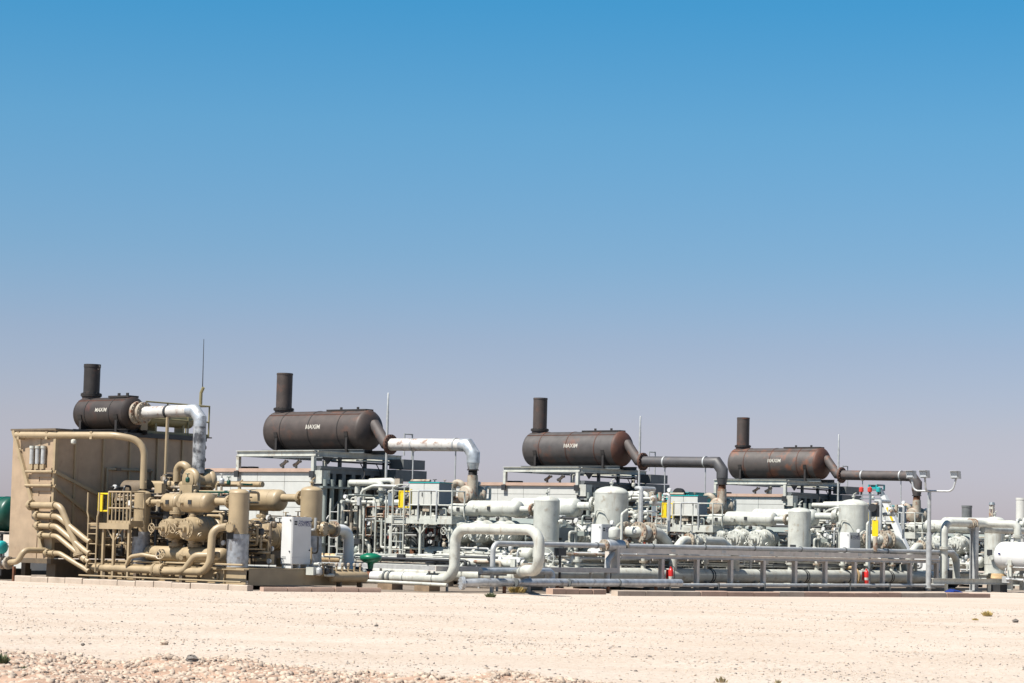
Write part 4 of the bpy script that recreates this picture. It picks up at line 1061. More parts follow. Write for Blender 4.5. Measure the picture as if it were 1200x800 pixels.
for (u, v, r, lab) in ((10.52, -18.4, .262, 'grey foil wrapping round the foot of the left tan scrubber'), (14.70, -18.4, .315, 'grey foil wrapping round the foot of the middle tan scrubber'), (13.56, -14.2, .355, 'grey foil wrapping round the foot of the right tan scrubber')):
    mb = MB(); prof = []
    rd = random.Random(int(u * 10))
    for k in range(9): prof.append((k * .12, r + rd.uniform(-.004, .018)))
    mb.lathe((u, v, .64), (0, 0, 1), prof, 20, False)
    single('foil_wrap', mb, 'foil', lab, 'insulation', (u, v, .64), 'foil wraps on the tan scrubbers')
cabinet(15.28, -16.75, .63, 'white lettered cabinet standing at the end of the tan skid', False)
base_skid(8.6, 15.45, -18.75, -13.9, 'tan', 'tan steel base skid with a shaded end, under the tan compressor', False, 1.1)
# pipes along the foot of the tan unit
def tan_header():
    t = thing('gas_header', 'tan pipe along the foot of the tan unit with an upturned end', 'pipe', (12, -19.2, 0))
    v = -19.15
    part('pipe', MB().tube([(9.1, v, .48), (14.35, v, .48), (14.35, v + .05, 1.75), (14.68, v + .45, 1.82)], .115, .45, 18), 'tan', t)
    part('branch', MB().tube([(12.2, v - .05, .44), (13.3, v - .05, .48), (13.7, v, .95), (14.4, v + .3, .98)], .10, .3, 16), 'tan', t)
    for u in (9.15, 12.05, 12.38): part('flange', MB().flange((u, v, .48), (1, 0, 0), .21, .045, 12, 20), 'tan', t)
    vb = part('valve_body', MB().vessel((12.0, v, .48), (12.45, v, .48), .19, .4, 16), 'tan', t)
    part('handwheel', MB().cyl((12.22, v, .62), (12.22, v, .95), .03, n=8).wheel((12.22, v, .95), (.3, -1, .4), .15, .02), 'tan', vb)
    part('branch', MB().tube([(10.85, v - .1, .58), (11.0, v - .1, .85), (11.5, v - .05, .92), (12.0, v + .1, .85)], .06, .25, 12), 'tan', t)
    for u in (9.8, 11.2, 13.2): part('support', MB().box(u - .06, u + .06, v - .07, v + .07, .0, .36), 'tan_dark', t)
    for u in (8.4, 9.5, 10.6, 11.7, 12.8, 13.9): part('sleeper', MB().box(u, u + .35, v - .35, v + .3, 0.0, .16), 'tan_dark', t)
    part('tubing', MB().tube([(9.6, v + .1, .70), (15.6, v + .1, .72)], .03, None, 8), 'tan', t)
    part('tubing', MB().tube([(8.9, v - .25, .24), (15.9, v - .25, .24)], .025, None, 8), 'tan', t)
tan_header()
def receiver():
    t = thing('condensate_drum', 'small tan horizontal drum with a row of vents at the tan skid end', 'drum', (15.75, -14.9, .2))
    part('shell', MB().vessel((15.75, -15.55, .40), (15.75, -14.0, .40), .17, .5, 20), 'tan', t)
    for k in range(5):
        p = part('vent_pipe', MB().cyl((15.75, -15.3 + k * .26, .55), (15.75, -15.3 + k * .26, .74), .03, n=8), 'tan', t)
        part('vent_valve', MB().vessel((15.75, -15.3 + k * .26, .70), (15.75, -15.3 + k * .26, .82), .05, .7, 8), 'rusty_white', p)
    for v in (-15.2, -14.3): part('foot', MB().box(15.66, 15.84, v, v + .06, .0, .26), 'tan_dark', t)
    clutter(t, 14, (15.55, 15.9, -16.3, -15.5, .4, .8), ['rusty_white', 'tan', 'tan_dark', 'white', 'dark_steel', 'galv'], 25)
receiver()

# kerb of concrete blocks round the tan unit
def kerb(name, label, p, q, n, w, h, m, gap=.012, jit=.012, seed=1, alt=None):
    p = Vector((*p, 0)); q = Vector((*q, 0)); d = (q - p); L = d.length; d.normalize(); x = Vector((d.y, -d.x, 0))
    t = thing(name, label, 'kerb', tuple(p.lerp(q, .5)))
    rd = random.Random(seed); k = 0; pos = 0
    for k in range(n):
        ln = L / n
        a = p + d * (k * ln + gap); b = p + d * ((k + 1) * ln - gap)
        o = x * rd.uniform(-jit, jit); hh = h + rd.uniform(-jit, jit)
        mb = MB()
        vs = []
        for c in (a, b):
            for s, z, ins in ((-1, -.03, 0), (1, -.03, 0), (1, hh - .02, 0), (.86, hh, 0), (-.86, hh, 0), (-1, hh - .02, 0)):
                vs.append(c + x * (s * w / 2) + o + Vector((0, 0, z)))
        mb.add(vs, [(5, 4, 3, 2, 1, 0), (6, 7, 8, 9, 10, 11)] + [(i, (i + 1) % 6, (i + 1) % 6 + 6, i + 6) for i in range(6)])
        part('block', mb, m if not alt or rd.random() < .65 else alt, t)
    return t
kerb('concrete_kerb', 'pale concrete block kerb along the front of the tan unit', (7.1, -20.3), (16.55, -19.65), 13, .25, .17, 'concrete')
kerb('concrete_kerb', 'low concrete block kerb at the shaded end of the tan skid', (16.75, -19.4), (17.6, -15.4), 5, .2, .14, 'concrete_pink', seed=4)
kerb('concrete_kerb', 'long pinkish concrete kerb below the pipe rack on the right', (21.1, -8.6), (24.4, 8.9), 15, .3, .16, 'concrete_pink', seed=5, alt='concrete')
kerb('concrete_kerb', 'short row of grey blocks left of the long kerb', (19.6, -9.9), (19.9, -7.6), 4, .3, .17, 'concrete_pink', seed=8)

# ================================================================== pipe rack along the row, on the near side
RU = 17.15
def rack():
    t = thing('pipe_rack', 'low steel pipe rack with many posts running along the right foreground', 'rack', (RU, 9, 0))
    v0_, v1_ = -3.3, 18.0
    for k in range(11):
        v = -1.0 + k * 2.08
        if v > v1_ + .6: break
        part('post', MB().hbeam((RU + .22, v, .12), (RU + .22, v, 1.10), .15, .15, .015), 'galv_light', t)
        part('tie', MB().box(RU - .14, RU + .14, v - .04, v + .04, 1.04, 1.1), 'galv_light', t)
    part('top_beam', MB().hbeam((RU + .22, v0_, 1.17), (RU + .22, v1_, 1.17), .13, .12, .015), 'galv_light', t)
    part('sole_beam', MB().box(RU + .12, RU + .32, v0_ + 1.8, v1_ + 5.5, 0, .118), 'mid_grey', t)
    # cable tray with side flanges, made of lengths
    for k in range(7):
        a = v0_ + k * 3.05; b = min(a + 3.04, v1_)
        mb = MB().box(RU + .16, RU + .19, a, b, 1.27, 1.44).box(RU - .11, RU + .16, a, b, 1.27, 1.29).box(RU - .14, RU - .11, a, b, 1.27, 1.44)
        part('cable_tray', mb, 'galv_light', t)
    for k in range(5):
        part('splice_plate', MB().box(RU + .19, RU + .20, v0_ + .3 + k * 3.05 + 2.6, v0_ + .3 + k * 3.05 + 2.85, 1.33, 1.43), 'galv', t)
    # lower tray on the left and the step up
    part('cable_tray', MB().box(RU + .16, RU + .19, -12.6, v0_ - .16, .62, .78).box(RU - .3, RU + .16, -12.6, v0_ - .16, .62, .64), 'galv_light', t)
    part('tray_riser', MB().box(RU - .33, RU + .19, v0_ - .16, v0_ - .01, .60, 1.46), 'galv_light', t)
    for v in (-11.8, -9.4, -7.0, -4.6):
        part('tray_leg', MB().box(RU - .1, RU - .04, v, v + .06, 0, .62), 'galv', t)
rack()
def rack_pipe():
    t = thing('clad_pipe', 'slim silver clad pipe lying on top of the pipe rack', 'pipe', (RU, 8, 1.46))
    part('pipe', MB().tube([(RU, -9.7, .75), (RU, -9.7, 1.50), (RU, 19.5, 1.55)], .085, .25, 16), 'galv', t)
    for k in range(9): part('strap', MB().lathe((RU, -7.5 + k * 3.1, 1.50 + (k * 3.1 + 2.2) * .00205), (0, 1, 0), [(0, .105), (.06, .105)], 16), 'mid_grey', t)
    part('foot_block', MB().box(RU - .3, RU + .3, -10.05, -9.35, .5, .72), 'slate', t)
    part('foot_leg', MB().box(RU - .04, RU + .04, -9.74, -9.66, 0, .5), 'dark_steel', t)
    part('support_bracket', MB().box(RU - .1, RU + .1, -6.5, -6.1, 1.15, 1.40), 'dark_steel', t)
    part('support_post', MB().box(RU - .03, RU + .03, -6.33, -6.27, 0.0, 1.15), 'dark_steel', t)
    vb = part('control_valve', MB().vessel((RU, -3.9, 1.52), (RU, -2.9, 1.52), .2, .5, 18), 'cladding', t)
    part('actuator', MB().vessel((RU, -3.4, 1.7), (RU, -3.4, 2.15), .2, .6, 16), 'white', vb)
    for v in (-3.95, -2.85): part('flange', MB().flange((RU, v, 1.52), (0, 1, 0), .2, .04, 10, 18), 'rusty_white', vb)
    part('drop_leg', MB().tube([(RU, -3.4, 1.3), (RU, -3.75, 1.0), (RU, -3.75, .1)], .1, .2, 14), 'galv', t)
rack_pipe()
def header(u, v0_, v1_, z, r, m, label, sup=3.1, bands=True):
    t = thing('gas_header', label, 'pipe', (u, (v0_ + v1_) / 2, 0))
    part('pipe', MB().vessel((u, v0_, z), (u, v1_, z), r, .5, 24), m, t)
    v = v0_ + 1.2; k = 0
    while v < v1_ - .4:
        part('saddle', MB().box(u - r, u + r, v - .08, v + .08, 0, z - r * .8), 'mid_grey', t)
        if bands:
            part('strap', MB().lathe((u, v + .3, z), (0, 1, 0), [(0, r + .012), (.07, r + .012)], 24), 'dark_steel', t)
            if k % 2: part('strap', MB().lathe((u, v + .45, z), (0, 1, 0), [(0, r + .012), (.05, r + .012)], 24), 'dark_steel', t)
        v += sup; k += 1
    return t
h = header(RU - .80, -7.6, 19.6, .52, .25, 'white', 'thick white header pipe running low inside the pipe rack')
for k in range(14):
    v = -6.2 + k * 1.85
    b = part('branch', MB().cyl((RU - .80, v, .72), (RU - .80, v, 1.12), .085, n=12), 'white', h)
    part('flange', MB().flange((RU - .80, v, .98), (0, 0, 1), .15, .03, 8, 14), 'white' if k % 3 else 'rusty_white', b)
clutter(h, 26, (RU - 1.25, RU - 1.0, -6, 18, .82, 1.2), ['white', 'rusty_white', 'galv', 'white', 'rust', 'dark_steel'], 41, .02, .05)
part('chain_wheel', MB().ring((RU - .80, 13.0, .56), (0, 1, .2), .33, .05, 26, 6), 'insulation', h)
h2 = header(RU - 1.75, -6.0, 20, .62, .20, 'white', 'second white header pipe behind the thick one in the rack', 4.0, False)
clutter(h2, 110, (RU - 2.1, RU - 1.0, -5, 19, .4, 1.25), ['white', 'rusty_white', 'galv', 'white', 'mid_grey', 'dark_steel'], 42, .03, .07)
for k in range(6):
    vv = -4.5 + k * 3.9
    part('branch', MB().tube([(RU - 1.75, vv, .7), (RU - 1.75, vv, 1.1), (RU - 2.4, vv, 1.15)], .1, .2, 12), 'white', h2)
part('handwheel', MB().wheel((RU - 1.2, -5.6, 1.05), (.5, -1, 0), .32, .02, 6), 'white', h2)
part('valve_bonnet', MB().cyl((RU - 1.2, -5.5, 1.05), (RU - 1.5, -4.8, 1.05), .12, n=14), 'white', h2)
t = thing('drain_pipe', 'thin silver pipe on the ground in front of the thick header', 'pipe', (RU + .6, 5, .1))
part('pipe', MB().tube([(RU + .5, -1.6, .22), (RU + .5, 18, .22)], .07, None, 12), 'galv', t)
for k in range(7): part('clamp', MB().box(RU + .40, RU + .60, -1 + k * 2.9, -.94 + k * 2.9, 0, .3), 'mid_grey', t)
t = thing('clad_pipe', 'fat silver clad pipe near the ground left of the rack', 'pipe', (19.0, -8, .1))
part('pipe', MB().tube([(18.6, -12.9, .30), (18.9, -12.4, .33), (19.1, -2.3, .34)], .125, .4, 16), 'cladding', t)
for v in (-11.4, -8.8, -6.2, -3.6):
    part('support_post', MB().box(18.98, 19.06, v, v + .08, 0, .22), 'rust', t)
    part('strap', MB().lathe((19.05, v + .5, .338), (0, 1, 0), [(0, .135), (.05, .135)], 16), 'mid_grey', t)
part('end_cap', MB().flange((18.62, -12.86, .30), (.5, .85, 0), .2, .05, 10, 16), 'cladding', t)
t = thing('clad_pipe', 'short silver clad pipe frame standing between the low pipes', 'pipe', (18.2, -9, .1))
part('pipe', MB().tube([(18.35, -11.7, .66), (18.35, -8.2, .68), (18.35, -8.2, .1)], .10, .2, 14), 'cladding', t)
for v in (-11.2, -9.4): part('post', MB().box(18.31, 18.39, v, v + .08, 0, .56), 'galv', t)

# fire extinguishers on rack posts
for k, (v, lab) in enumerate(((-.72, 'red fire extinguisher on the rack post nearest the left end'), (12.05, 'red fire extinguisher on the rack post farther right'))):
    u = RU + .42
    t = thing('fire_extinguisher', lab, 'extinguisher', (u, v, .25), 'fire extinguishers on the rack')
    part('cylinder', MB().lathe((u, v, .25), (0, 0, 1), [(0, .08), (.02, .092), (.44, .092), (.51, .07), (.54, .04), (.60, .035)], 18), 'red', t)
    part('label_band', MB().lathe((u, v, .42), (0, 0, 1), [(0, .094), (.10, .094)], 18, False), 'letter_white', t)
    part('valve_head', MB().box(u - .05, u + .05, v - .03, v + .03, .86, .92), 'dark_steel', t)
    part('hose', MB().tube([(u + .05, v, .88), (u + .15, v, .82), (u + .14, v, .4)], .017, .07, 6), 'rubber', t)
    part('bracket', MB().box(u - .16, u - .11, v - .06, v + .06, .4, .75), 'red', t)

# ================================================================== foreground piping between the tan unit and the rack
def loop_pipe():
    t = thing('loop_pipe', 'big cream pipe with green actuator rising in a square loop in front', 'pipe', (17, -12.4, 0))
    v = -12.4; r = .163
    part('tan_spool', MB().cyl((13.5, -13.95, 1.82), (13.5, -13.05, 1.82), .15, n=18), 'tan', t)
    for vv in (-13.75, -13.12): part('flange', MB().flange((13.5, vv, 1.82), (0, 1, 0), .26, .05, 14, 22), 'rusty_white', t)
    part('drop_elbow', MB().tube([(13.5, -13.08, 1.82), (13.5, -12.42, 1.80), (13.5, -12.40, .75), (13.85, v, .40), (14.1, v, .40)], .17, .45, 20, 8), 'white_clean', t, 'bright white elbow dropping to the ground')
    part('flange', MB().flange((13.95, v, .40), (1, 0, 0), .28, .05, 12, 20), 'dark_steel', t)
    part('rusty_spool', MB().cyl((14.0, v, .40), (14.55, v, .40), .16, n=16), 'rust', t)
    vb = part('valve_body', MB().vessel((13.98, v, .40), (14.42, v, .40), .23, .4, 18), 'mid_grey', t)
    ac = part('actuator', MB().lathe((14.45, v, .62), (0, 0, 1), [(0, .08), (.16, .10), (.2, .22), (.27, .32), (.32, .34), (.38, .34), (.42, .31), (.49, .12)], 22), 'green', t, 'bright green diaphragm actuator')
    part('yoke', MB().cyl((14.45, v, .5), (14.45, v, .66), .07, n=10), 'dark_steel', ac)
    part('end_spool', MB().cyl((14.55, v, .40), (15.0, v, .40), r, n=20), 'white_clean', t)
    part('pipe', MB().tube([(14.95, v, .40), (17.90, v, .40), (17.90, v, 1.93), (21.17, v, 1.94), (21.17, v, .74), (20.2, v + .55, .72), (16.9, -8.1, .56), (16.4, -7.5, .53)], r, .45, 24, 8), 'white', t)
    for u in (15.1, 15.3): part('flange', MB().lathe((u, v, .40), (1, 0, 0), [(0, r + .03), (.07, r + .03)], 22), 'mid_grey', t)
    for u in (15.9, 17.1): part('joint_band', MB().lathe((u, v, .40), (1, 0, 0), [(0, r + .006), (.025, r + .006)], 22), 'mid_grey', t)
    part('small_line', MB().tube([(12.6, -13.2, .28), (18.4, -13.3, .24)], .05, None, 10), 'white', t)
loop_pipe()
def low_pipes():
    t = thing('wrapped_pipe', 'white pipe with an ochre wrapped section behind the green actuator', 'pipe', (9, -4.8, 0))
    part('pipe', MB().tube([(3.4, -4.8, .80), (14.5, -4.8, .82)], .15, None, 16), 'white', t)
    part('wrap', MB().lathe((4.9, -4.8, .805), (1, 0, 0), [(.14 * k, .165 + (.012 if k % 2 else 0)) for k in range(14)], 16), 'insulation', t)
    part('flange', MB().flange((9.5, -4.8, .81), (1, 0, 0), .25, .05, 12, 18), 'white', t)
    for u in (4.5, 8, 12): part('support', MB().box(u, u + .1, -4.85, -4.75, 0, .65), 'white', t)
    t = thing('cable_tray', 'grey cable tray on short legs behind the cream loop pipe', 'tray', (12, -6.8, 0))
    part('tray', MB().box(6.6, 16.2, -7.05, -7.02, .55, .70).box(6.6, 16.2, -7.02, -6.6, .55, .57), 'galv', t)
    for u in (7.6, 9.8, 12, 14.2, 16): part('leg', MB().box(u, u + .06, -6.9, -6.84, 0, .55), 'galv', t)
    t = thing('gas_header', 'fat white pipe lying low behind the cable tray', 'pipe', (10, -6, 0))
    part('pipe', MB().vessel((5.0, -5.9, .42), (15.4, -5.9, .42), .22, .5, 20), 'white', t)
    for u in (6, 9, 12, 15): part('support', MB().box(u, u + .15, -6.05, -5.75, 0, .24), 'concrete', t)
    clutter(t, 70, (6, 15.4, -6.5, -3.4, .35, 1.0), ['white', 'rusty_white', 'galv', 'white', 'dark_steel', 'grey_green'], 51, .02, .06)
low_pipes()
for k, (u, v, lab) in enumerate(((15.3, -12.4, 'brown timber sleeper under the thin line left of the loop pipe'), (17.0, -12.6, 'brown timber sleeper under the thin line nearest the silver pipe end'))):
    t = thing('timber_sleeper', lab, 'sleeper', (u, v, 0), 'timber sleepers')
    part('beam', MB().box(u - .3, u + .3, v - .25, v + .25, 0, .2), 'wood', t)
    part('bracket', MB().box(u - .08, u + .08, v - .06, v + .06, .2, .235), 'rust', t)
# ================================================================== right hand end
def horizontal_tank():
    t = thing('storage_tank', 'white horizontal tank cut by the right edge of the picture', 'tank', (19.6, 20.6, 0))
    part('shell', MB().vessel((18.6, 20.4, 1.45), (22.6, 20.4, 1.45), .58, .6, 32), 'white_clean', t)
    part('weld_seam', MB().lathe((19.1, 20.4, 1.45), (1, 0, 0), [(0, .58), (.005, .588), (.02, .588), (.025, .58)], 32, False), 'white_clean', t)
    for u in (19.5, 21.7): part('leg', MB().box(u - .09, u + .09, 19.82, 19.98, .1, 1.3), 'white', t)
    for u in (19.5, 21.7): part('leg', MB().box(u - .09, u + .09, 20.85, 21.0, .1, 1.3), 'white', t)
    n = part('nozzle', MB().cyl((19.55, 20.4, 1.95), (19.55, 20.4, 2.28), .11, n=14), 'white', t)
    part('flange', MB().flange((19.55, 20.4, 2.25), (0, 0, 1), .2, .04, 10, 16), 'white', n)
    part('number_mark', MB().box(19.0, 19.1, 19.79, 19.80, 1.52, 1.58), 'blue_ink', t)
    clutter(t, 14, (19.3, 20.4, 19.6, 20.0, .4, 1.2), ['white', 'galv', 'dark_steel', 'rusty_white'], 61)
horizontal_tank()
t = thing('loop_pipe', 'tall white pipe arch crossing over to the tank on the right', 'pipe', (18, 19, 0))
part('pipe', MB().tube([(18.0, 17.2, .5), (18.0, 17.2, 2.72), (18.3, 20.0, 2.74), (19.55, 20.4, 2.74), (19.55, 20.4, 2.30)], .155, .42, 20), 'white', t)
for v in (17.25,): part('flange', MB().flange((18.0, v - .05, 1.72), (0, 0, 1), .27, .05, 12, 20), 'white', t)
for k in (.62, .66, .72): part('flange', MB().lathe(Vector((18.0, 17.2, 2.72)).lerp(Vector((18.3, 20.0, 2.74)), k), (.1, 1, 0), [(0, .2), (.04, .2)], 20), 'rusty_white', t)
part('branch', MB().tube([(18.3, 19.8, 2.5), (18.6, 23.5, 2.5)], .14, None, 16), 'white', t)
t = thing('support_column', 'wide steel column propping the tall white pipe arch', 'column', (18.2, 19.6, 0))
part('shaft', MB().hbeam((18.2, 19.3, .05), (18.2, 19.3, 2.5), .26, .26, .03), 'galv', t)
part('base_plate', MB().box(17.95, 18.45, 19.05, 19.55, 0, .05), 'galv', t)
part('cradle', MB().box(18.05, 18.35, 19.15, 19.45, 2.5, 2.58), 'galv', t)
t = thing('guard_rail', 'low white steel rail in front of the tank on the right', 'rail', (19.0, 20, 0))
part('beam', MB().hbeam((18.4, 15.6, .42), (19.6, 22.6, .42), .22, .12, .02), 'white', t)
for k in (.12, .5, .88):
    p = Vector((18.4, 15.6, 0)).lerp(Vector((19.6, 22.6, 0)), k)
    part('post', MB().box(p.x - .05, p.x + .05, p.y - .05, p.y + .05, 0, .31), 'white', t)
t = thing('hose_reel', 'tan coiled hose lying under the tank on the right', 'hose', (18.6, 20.6, .4))
for k in range(4): part('coil', MB().ring((18.7, 20.3, .55 + k * .05), (0, 0, 1), .38 - .02 * k, .05, 24, 6), 'insulation', t)
part('crate', MB().box(18.4, 19.0, 20.0, 20.6, .0, .5), 'dark_steel', t)
t = thing('blue_sack', 'crumpled blue sack on the sand below the guard rail', 'sack', (20.0, 14.8, 0))
rd = random.Random(4); mbb = MB().lathe((19.9, 14.6, .0), (0, 0, 1), [(0, .16), (.05, .22), (.10, .18), (.14, .07)], 11)
mbb.v = [(x + rd.uniform(-.07, .07) + (x - 19.9) * .4, y + (y - 14.6) * .5 + rd.uniform(-.07, .07), max(.005, z + rd.uniform(-.03, .03))) for x, y, z in mbb.v]
part('body', mbb, 'blue', t)
t = thing('lamp_post', 'grey lamp post with three floodlights on curved arms', 'lamp post', (17.85, 16.3, 0))
LU, LV = 17.75, 16.45
part('pole', MB().cyl((LU, LV, 0), (LU, LV, 3.95), .085, .075, n=14), 'galv', t)
part('pole_sleeve', MB().cyl((LU, LV, 0), (LU, LV, 2.3), .11, n=14), 'galv', t)
part('base_plate', MB().box(LU - .2, LU + .2, LV - .2, LV + .2, .12, .15), 'galv', t)
for k, (dx, dv) in enumerate(((-.95, 0), (1.15, 0.3), (0, -.3))):
    e1 = Vector((LU + dx * .75, LV + dv, 3.95)); top = Vector((LU + dx * .85, LV + dv * 1.2, 4.45))
    arm = part('arm', MB().tube([(LU, LV, 3.95), e1, top], .04, .25, 10), 'galv', t)
    s_ = 1 if dx >= 0 else -1
    hd_ = part('floodlight', MB().add([(top.x + a * .17, top.y + b * .12 - (.06 if c else 0), top.z + c * .3) for c in (0, 1) for b in (-1, 1) for a in (-1, 1)], [(0, 2, 3, 1), (4, 5, 7, 6), (0, 1, 5, 4), (2, 6, 7, 3), (0, 4, 6, 2), (1, 3, 7, 5)]), 'galv', t)
    part('lens', MB().add([(top.x + a * .13, top.y - .122 - d - (.05 if c else .01), top.z + (.26 if c else .04)) for c in (0, 1) for d in (0, .015) for a in (-1, 1)], [(0, 2, 3, 1), (4, 5, 7, 6), (0, 1, 5, 4), (2, 6, 7, 3), (0, 4, 6, 2), (1, 3, 7, 5)]), 'glass', hd_)
    part('visor', MB().box(top.x - .17, top.x + .17, top.y - .27, top.y - .182, top.z + .285, top.z + .30), 'galv', hd_)
t = thing('signal_post', 'dark post with red and teal signal lamps beside the rack', 'signal', (17.0, 13.2, 0))
SU, SV = 17.0, 13.2
part('pole', MB().cyl((SU, SV, 0), (SU, SV, 3.75), .05, n=10), 'slate', t)
for z in (3.55, 3.7): part('cross_arm', MB().cyl((SU - .45, SV, z), (SU + .5, SV, z), .022, n=8), 'slate', t)
for du, m_ in ((-.4, 'lamp_red'), (-.02, 'lamp_red'), (.36, 'teal')):
    l_ = part('beacon', MB().lathe((SU + du, SV, 3.80), (0, 0, 1), [(0, .06), (.02, .09), (.16, .09), (.2, .04)], 14), m_, t)
    part('beacon_base', MB().cyl((SU + du, SV, 3.70), (SU + du, SV, 3.80), .04, n=8), 'dark_steel', l_)
part('horn', MB().lathe((SU + .15, SV, 3.2), (.4, -1, 0), [(0, .06), (.12, .08), (.25, .16), (.26, .16)], 16), 'dark_steel', t)
part('junction_box', MB().box(SU + .08, SU + .36, SV - .1, SV + .1, 2.85, 3.3), 'dark_steel', t)
part('yellow_board', MB().box(SU + .12, SU + .38, SV - .03, SV, 2.1, 2.72), 'yellow', t)
part('breather', MB().vessel((SU + .25, SV, 1.5), (SU + .25, SV, 2.1), .09, .4, 12), 'rusty_white', t)

# boom lift parked behind the rightmost unit
def boom_lift():
    V_ = 24.0
    t = thing('boom_lift', 'white boom lift arm with a teal head raised left of the rightmost unit', 'boom lift', (12.9, V_, 0))
    B = Vector((12.75, V_, .8)); A = Vector((11.1, V_, 4.08))
    part('boom', MB().bar(B, B.lerp(A, .95), .24, .26), 'white_clean', t)
    part('inner_boom', MB().bar(B.lerp(A, .93), A + Vector((-.12, 0, .15)), .15, .16), 'slate', t)
    part('stripe', MB().bar(B.lerp(A, .6) + Vector((0, -.125, 0)), B.lerp(A, .8) + Vector((0, -.125, 0)), .01, .10), 'yellow', t)
    part('pulley', MB().cyl((11.02, V_ - .05, 3.55), (11.02, V_ + .05, 3.55), .13, n=14), 'dark_steel', t)
    part('link_arm', MB().bar((11.05, V_, 3.5), (11.5, V_, 3.35), .05), 'dark_steel', t)
    bk = part('basket', MB().box(10.6, 11.05, V_ - .35, V_ + .35, 4.15, 4.22), 'slate', t)
    for u in (10.63, 11.02):
        for v in (V_ - .32, V_ + .32): part('basket_post', MB().box(u - .03, u + .03, v - .03, v + .03, 4.22, 4.40), 'teal', bk)
    part('basket_rail', MB().tube([(10.63, V_ - .32, 4.4), (11.02, V_ - .32, 4.4), (11.02, V_ + .32, 4.4), (10.63, V_ + .32, 4.4), (10.63, V_ - .32, 4.4)], .035, None, 6), 'slate', bk)
    part('control_box', MB().box(10.7, 10.95, V_ - .30, V_ - .05, 4.22, 4.42), 'teal', bk)
    part('hydraulic_ram', MB().cyl((12.9, V_ - .3, .9), (12.2, V_ - .2, 2.0), .06, n=10), 'dark_steel', t)
    part('turret', MB().box(12.2, 14.0, V_ - .8, V_ + .8, .75, 1.3), 'white_clean', t)
    part('chassis', MB().box(11.6, 14.4, V_ - .7, V_ + .7, .35, .75), 'dark_steel', t)
    for u in (11.9, 14.1):
        for v in (V_ - .8, V_ + .8):
            w_ = part('wheel', MB().lathe((u, v - .14, .4), (0, 1, 0), [(0, .3), (.03, .4), (.25, .4), (.28, .3)], 22), 'rubber', t)
            part('rim', MB().cyl((u, v - .15, .4), (u, v + .15, .4), .2, n=14), 'white_clean', w_)
boom_lift()

# things farther away
t = thing('site_container', 'teal site container seen behind the middle exhaust duct, roof edge only', 'container', (-1.6, 26, 0))
part('body', MB().box(-3.9, .08, 25.0, 27.2, .2, 4.02), 'teal', t)
for k in range(13): part('rib', MB().box(-3.8 + k * .3, -3.68 + k * .3, 24.96, 24.998, .3, 3.95), 'teal', t)
part('roof', MB().box(-3.95, .12, 24.95, 27.25, 4.025, 4.06), 'teal', t)
part('fan_cowl', MB().cyl((-.35, 24.7, 3.93), (-.35, 24.95, 3.93), .30, n=24), 'dark', t)
def far_stack(u, v, r, z, label, m):
    t = thing('distant_stack', label, 'stack', (u, v, 0))
    part('shaft', MB().cyl((u, v, 0), (u, v, z), r, n=18), m, t)
    part('rim', MB().lathe((u, v, z - .1), (0, 0, 1), [(0, r * 1.06), (.12, r * 1.06)], 18), m, t)
    return t
far_stack(-4.5, 60, .30, 4.27, 'short grey stack beyond the white pipe arch', 'mid_grey')
far_stack(-.95, 60, .30, 4.75, 'pale round tower at the far right edge', 'white_panel')
t = thing('lattice_mast', 'thin banded mast behind the pipe arch on the right', 'mast', (-2.85, 60, 0))
for s1 in (-.15, .15):
    for s2 in (-.15, .15): part('leg', MB().bar((-2.85 + s1, 60 + s2, 0), (-2.85 + s1 * .6, 60 + s2 * .6, 4.35), .05), 'rusty_white', t)
for k in range(11): part('band', MB().box(-2.97, -2.73, 59.88, 60.12, .3 + k * .38, .45 + k * .38), 'rusty_white' if k % 2 else 'white', t)
part('lamp', MB().cyl((-2.85, 60, 4.35), (-2.85, 60, 4.5), .2, .14, n=12), 'slate', t)
# small flare posts behind unit four
t = thing('green_tank', 'dark green tank on a stand at the left edge of the picture', 'tank', (-4.5, -11.5, 0))
GB = (-2.6, -13.0)
part('shell', MB().vessel((-5.5, GB[1], 2.1), (-2.0, GB[1], 2.1), .62, .4, 28), 'dark_green', t)
part('band', MB().lathe((-2.6, GB[1], 2.1), (1, 0, 0), [(0, .63), (.06, .63)], 28), 'green', t)
part('vent', MB().cyl((-2.3, GB[1], 2.65), (-2.3, GB[1], 2.85), .05, n=8), 'dark_steel', t)
part('tray', MB().box(-5.6, -1.9, GB[1] - .6, GB[1] + .6, 1.38, 1.46), 'dark', t)
for u in (-5.3, -2.2):
    for s_ in (-.5, .5): part('leg', MB().bar((u, GB[1] + s_, 0), (u, GB[1] + s_, 1.38), .08), 'dark_steel', t)
part('cross_brace', MB().bar((-5.2, GB[1] - .5, .2), (-2.3, GB[1] - .5, 1.3), .05), 'dark_steel', t)
part('cross_brace', MB().bar((-5.2, GB[1] - .48, 1.3), (-2.3, GB[1] - .48, .2), .05), 'dark_steel', t)
t = thing('generator_box', 'pale box standing under the green tank', 'box', (-1.2, -12.4, 0))
part('body', MB().box(-3.6, -.9, -13.4, -12.0, .15, 1.0), 'white_panel', t)
part('lid', MB().box(-3.65, -.85, -13.45, -11.95, 1.0, 1.06), 'white_panel', t)
part('skid', MB().box(-3.6, -.9, -13.3, -12.1, 0, .15), 'dark', t)
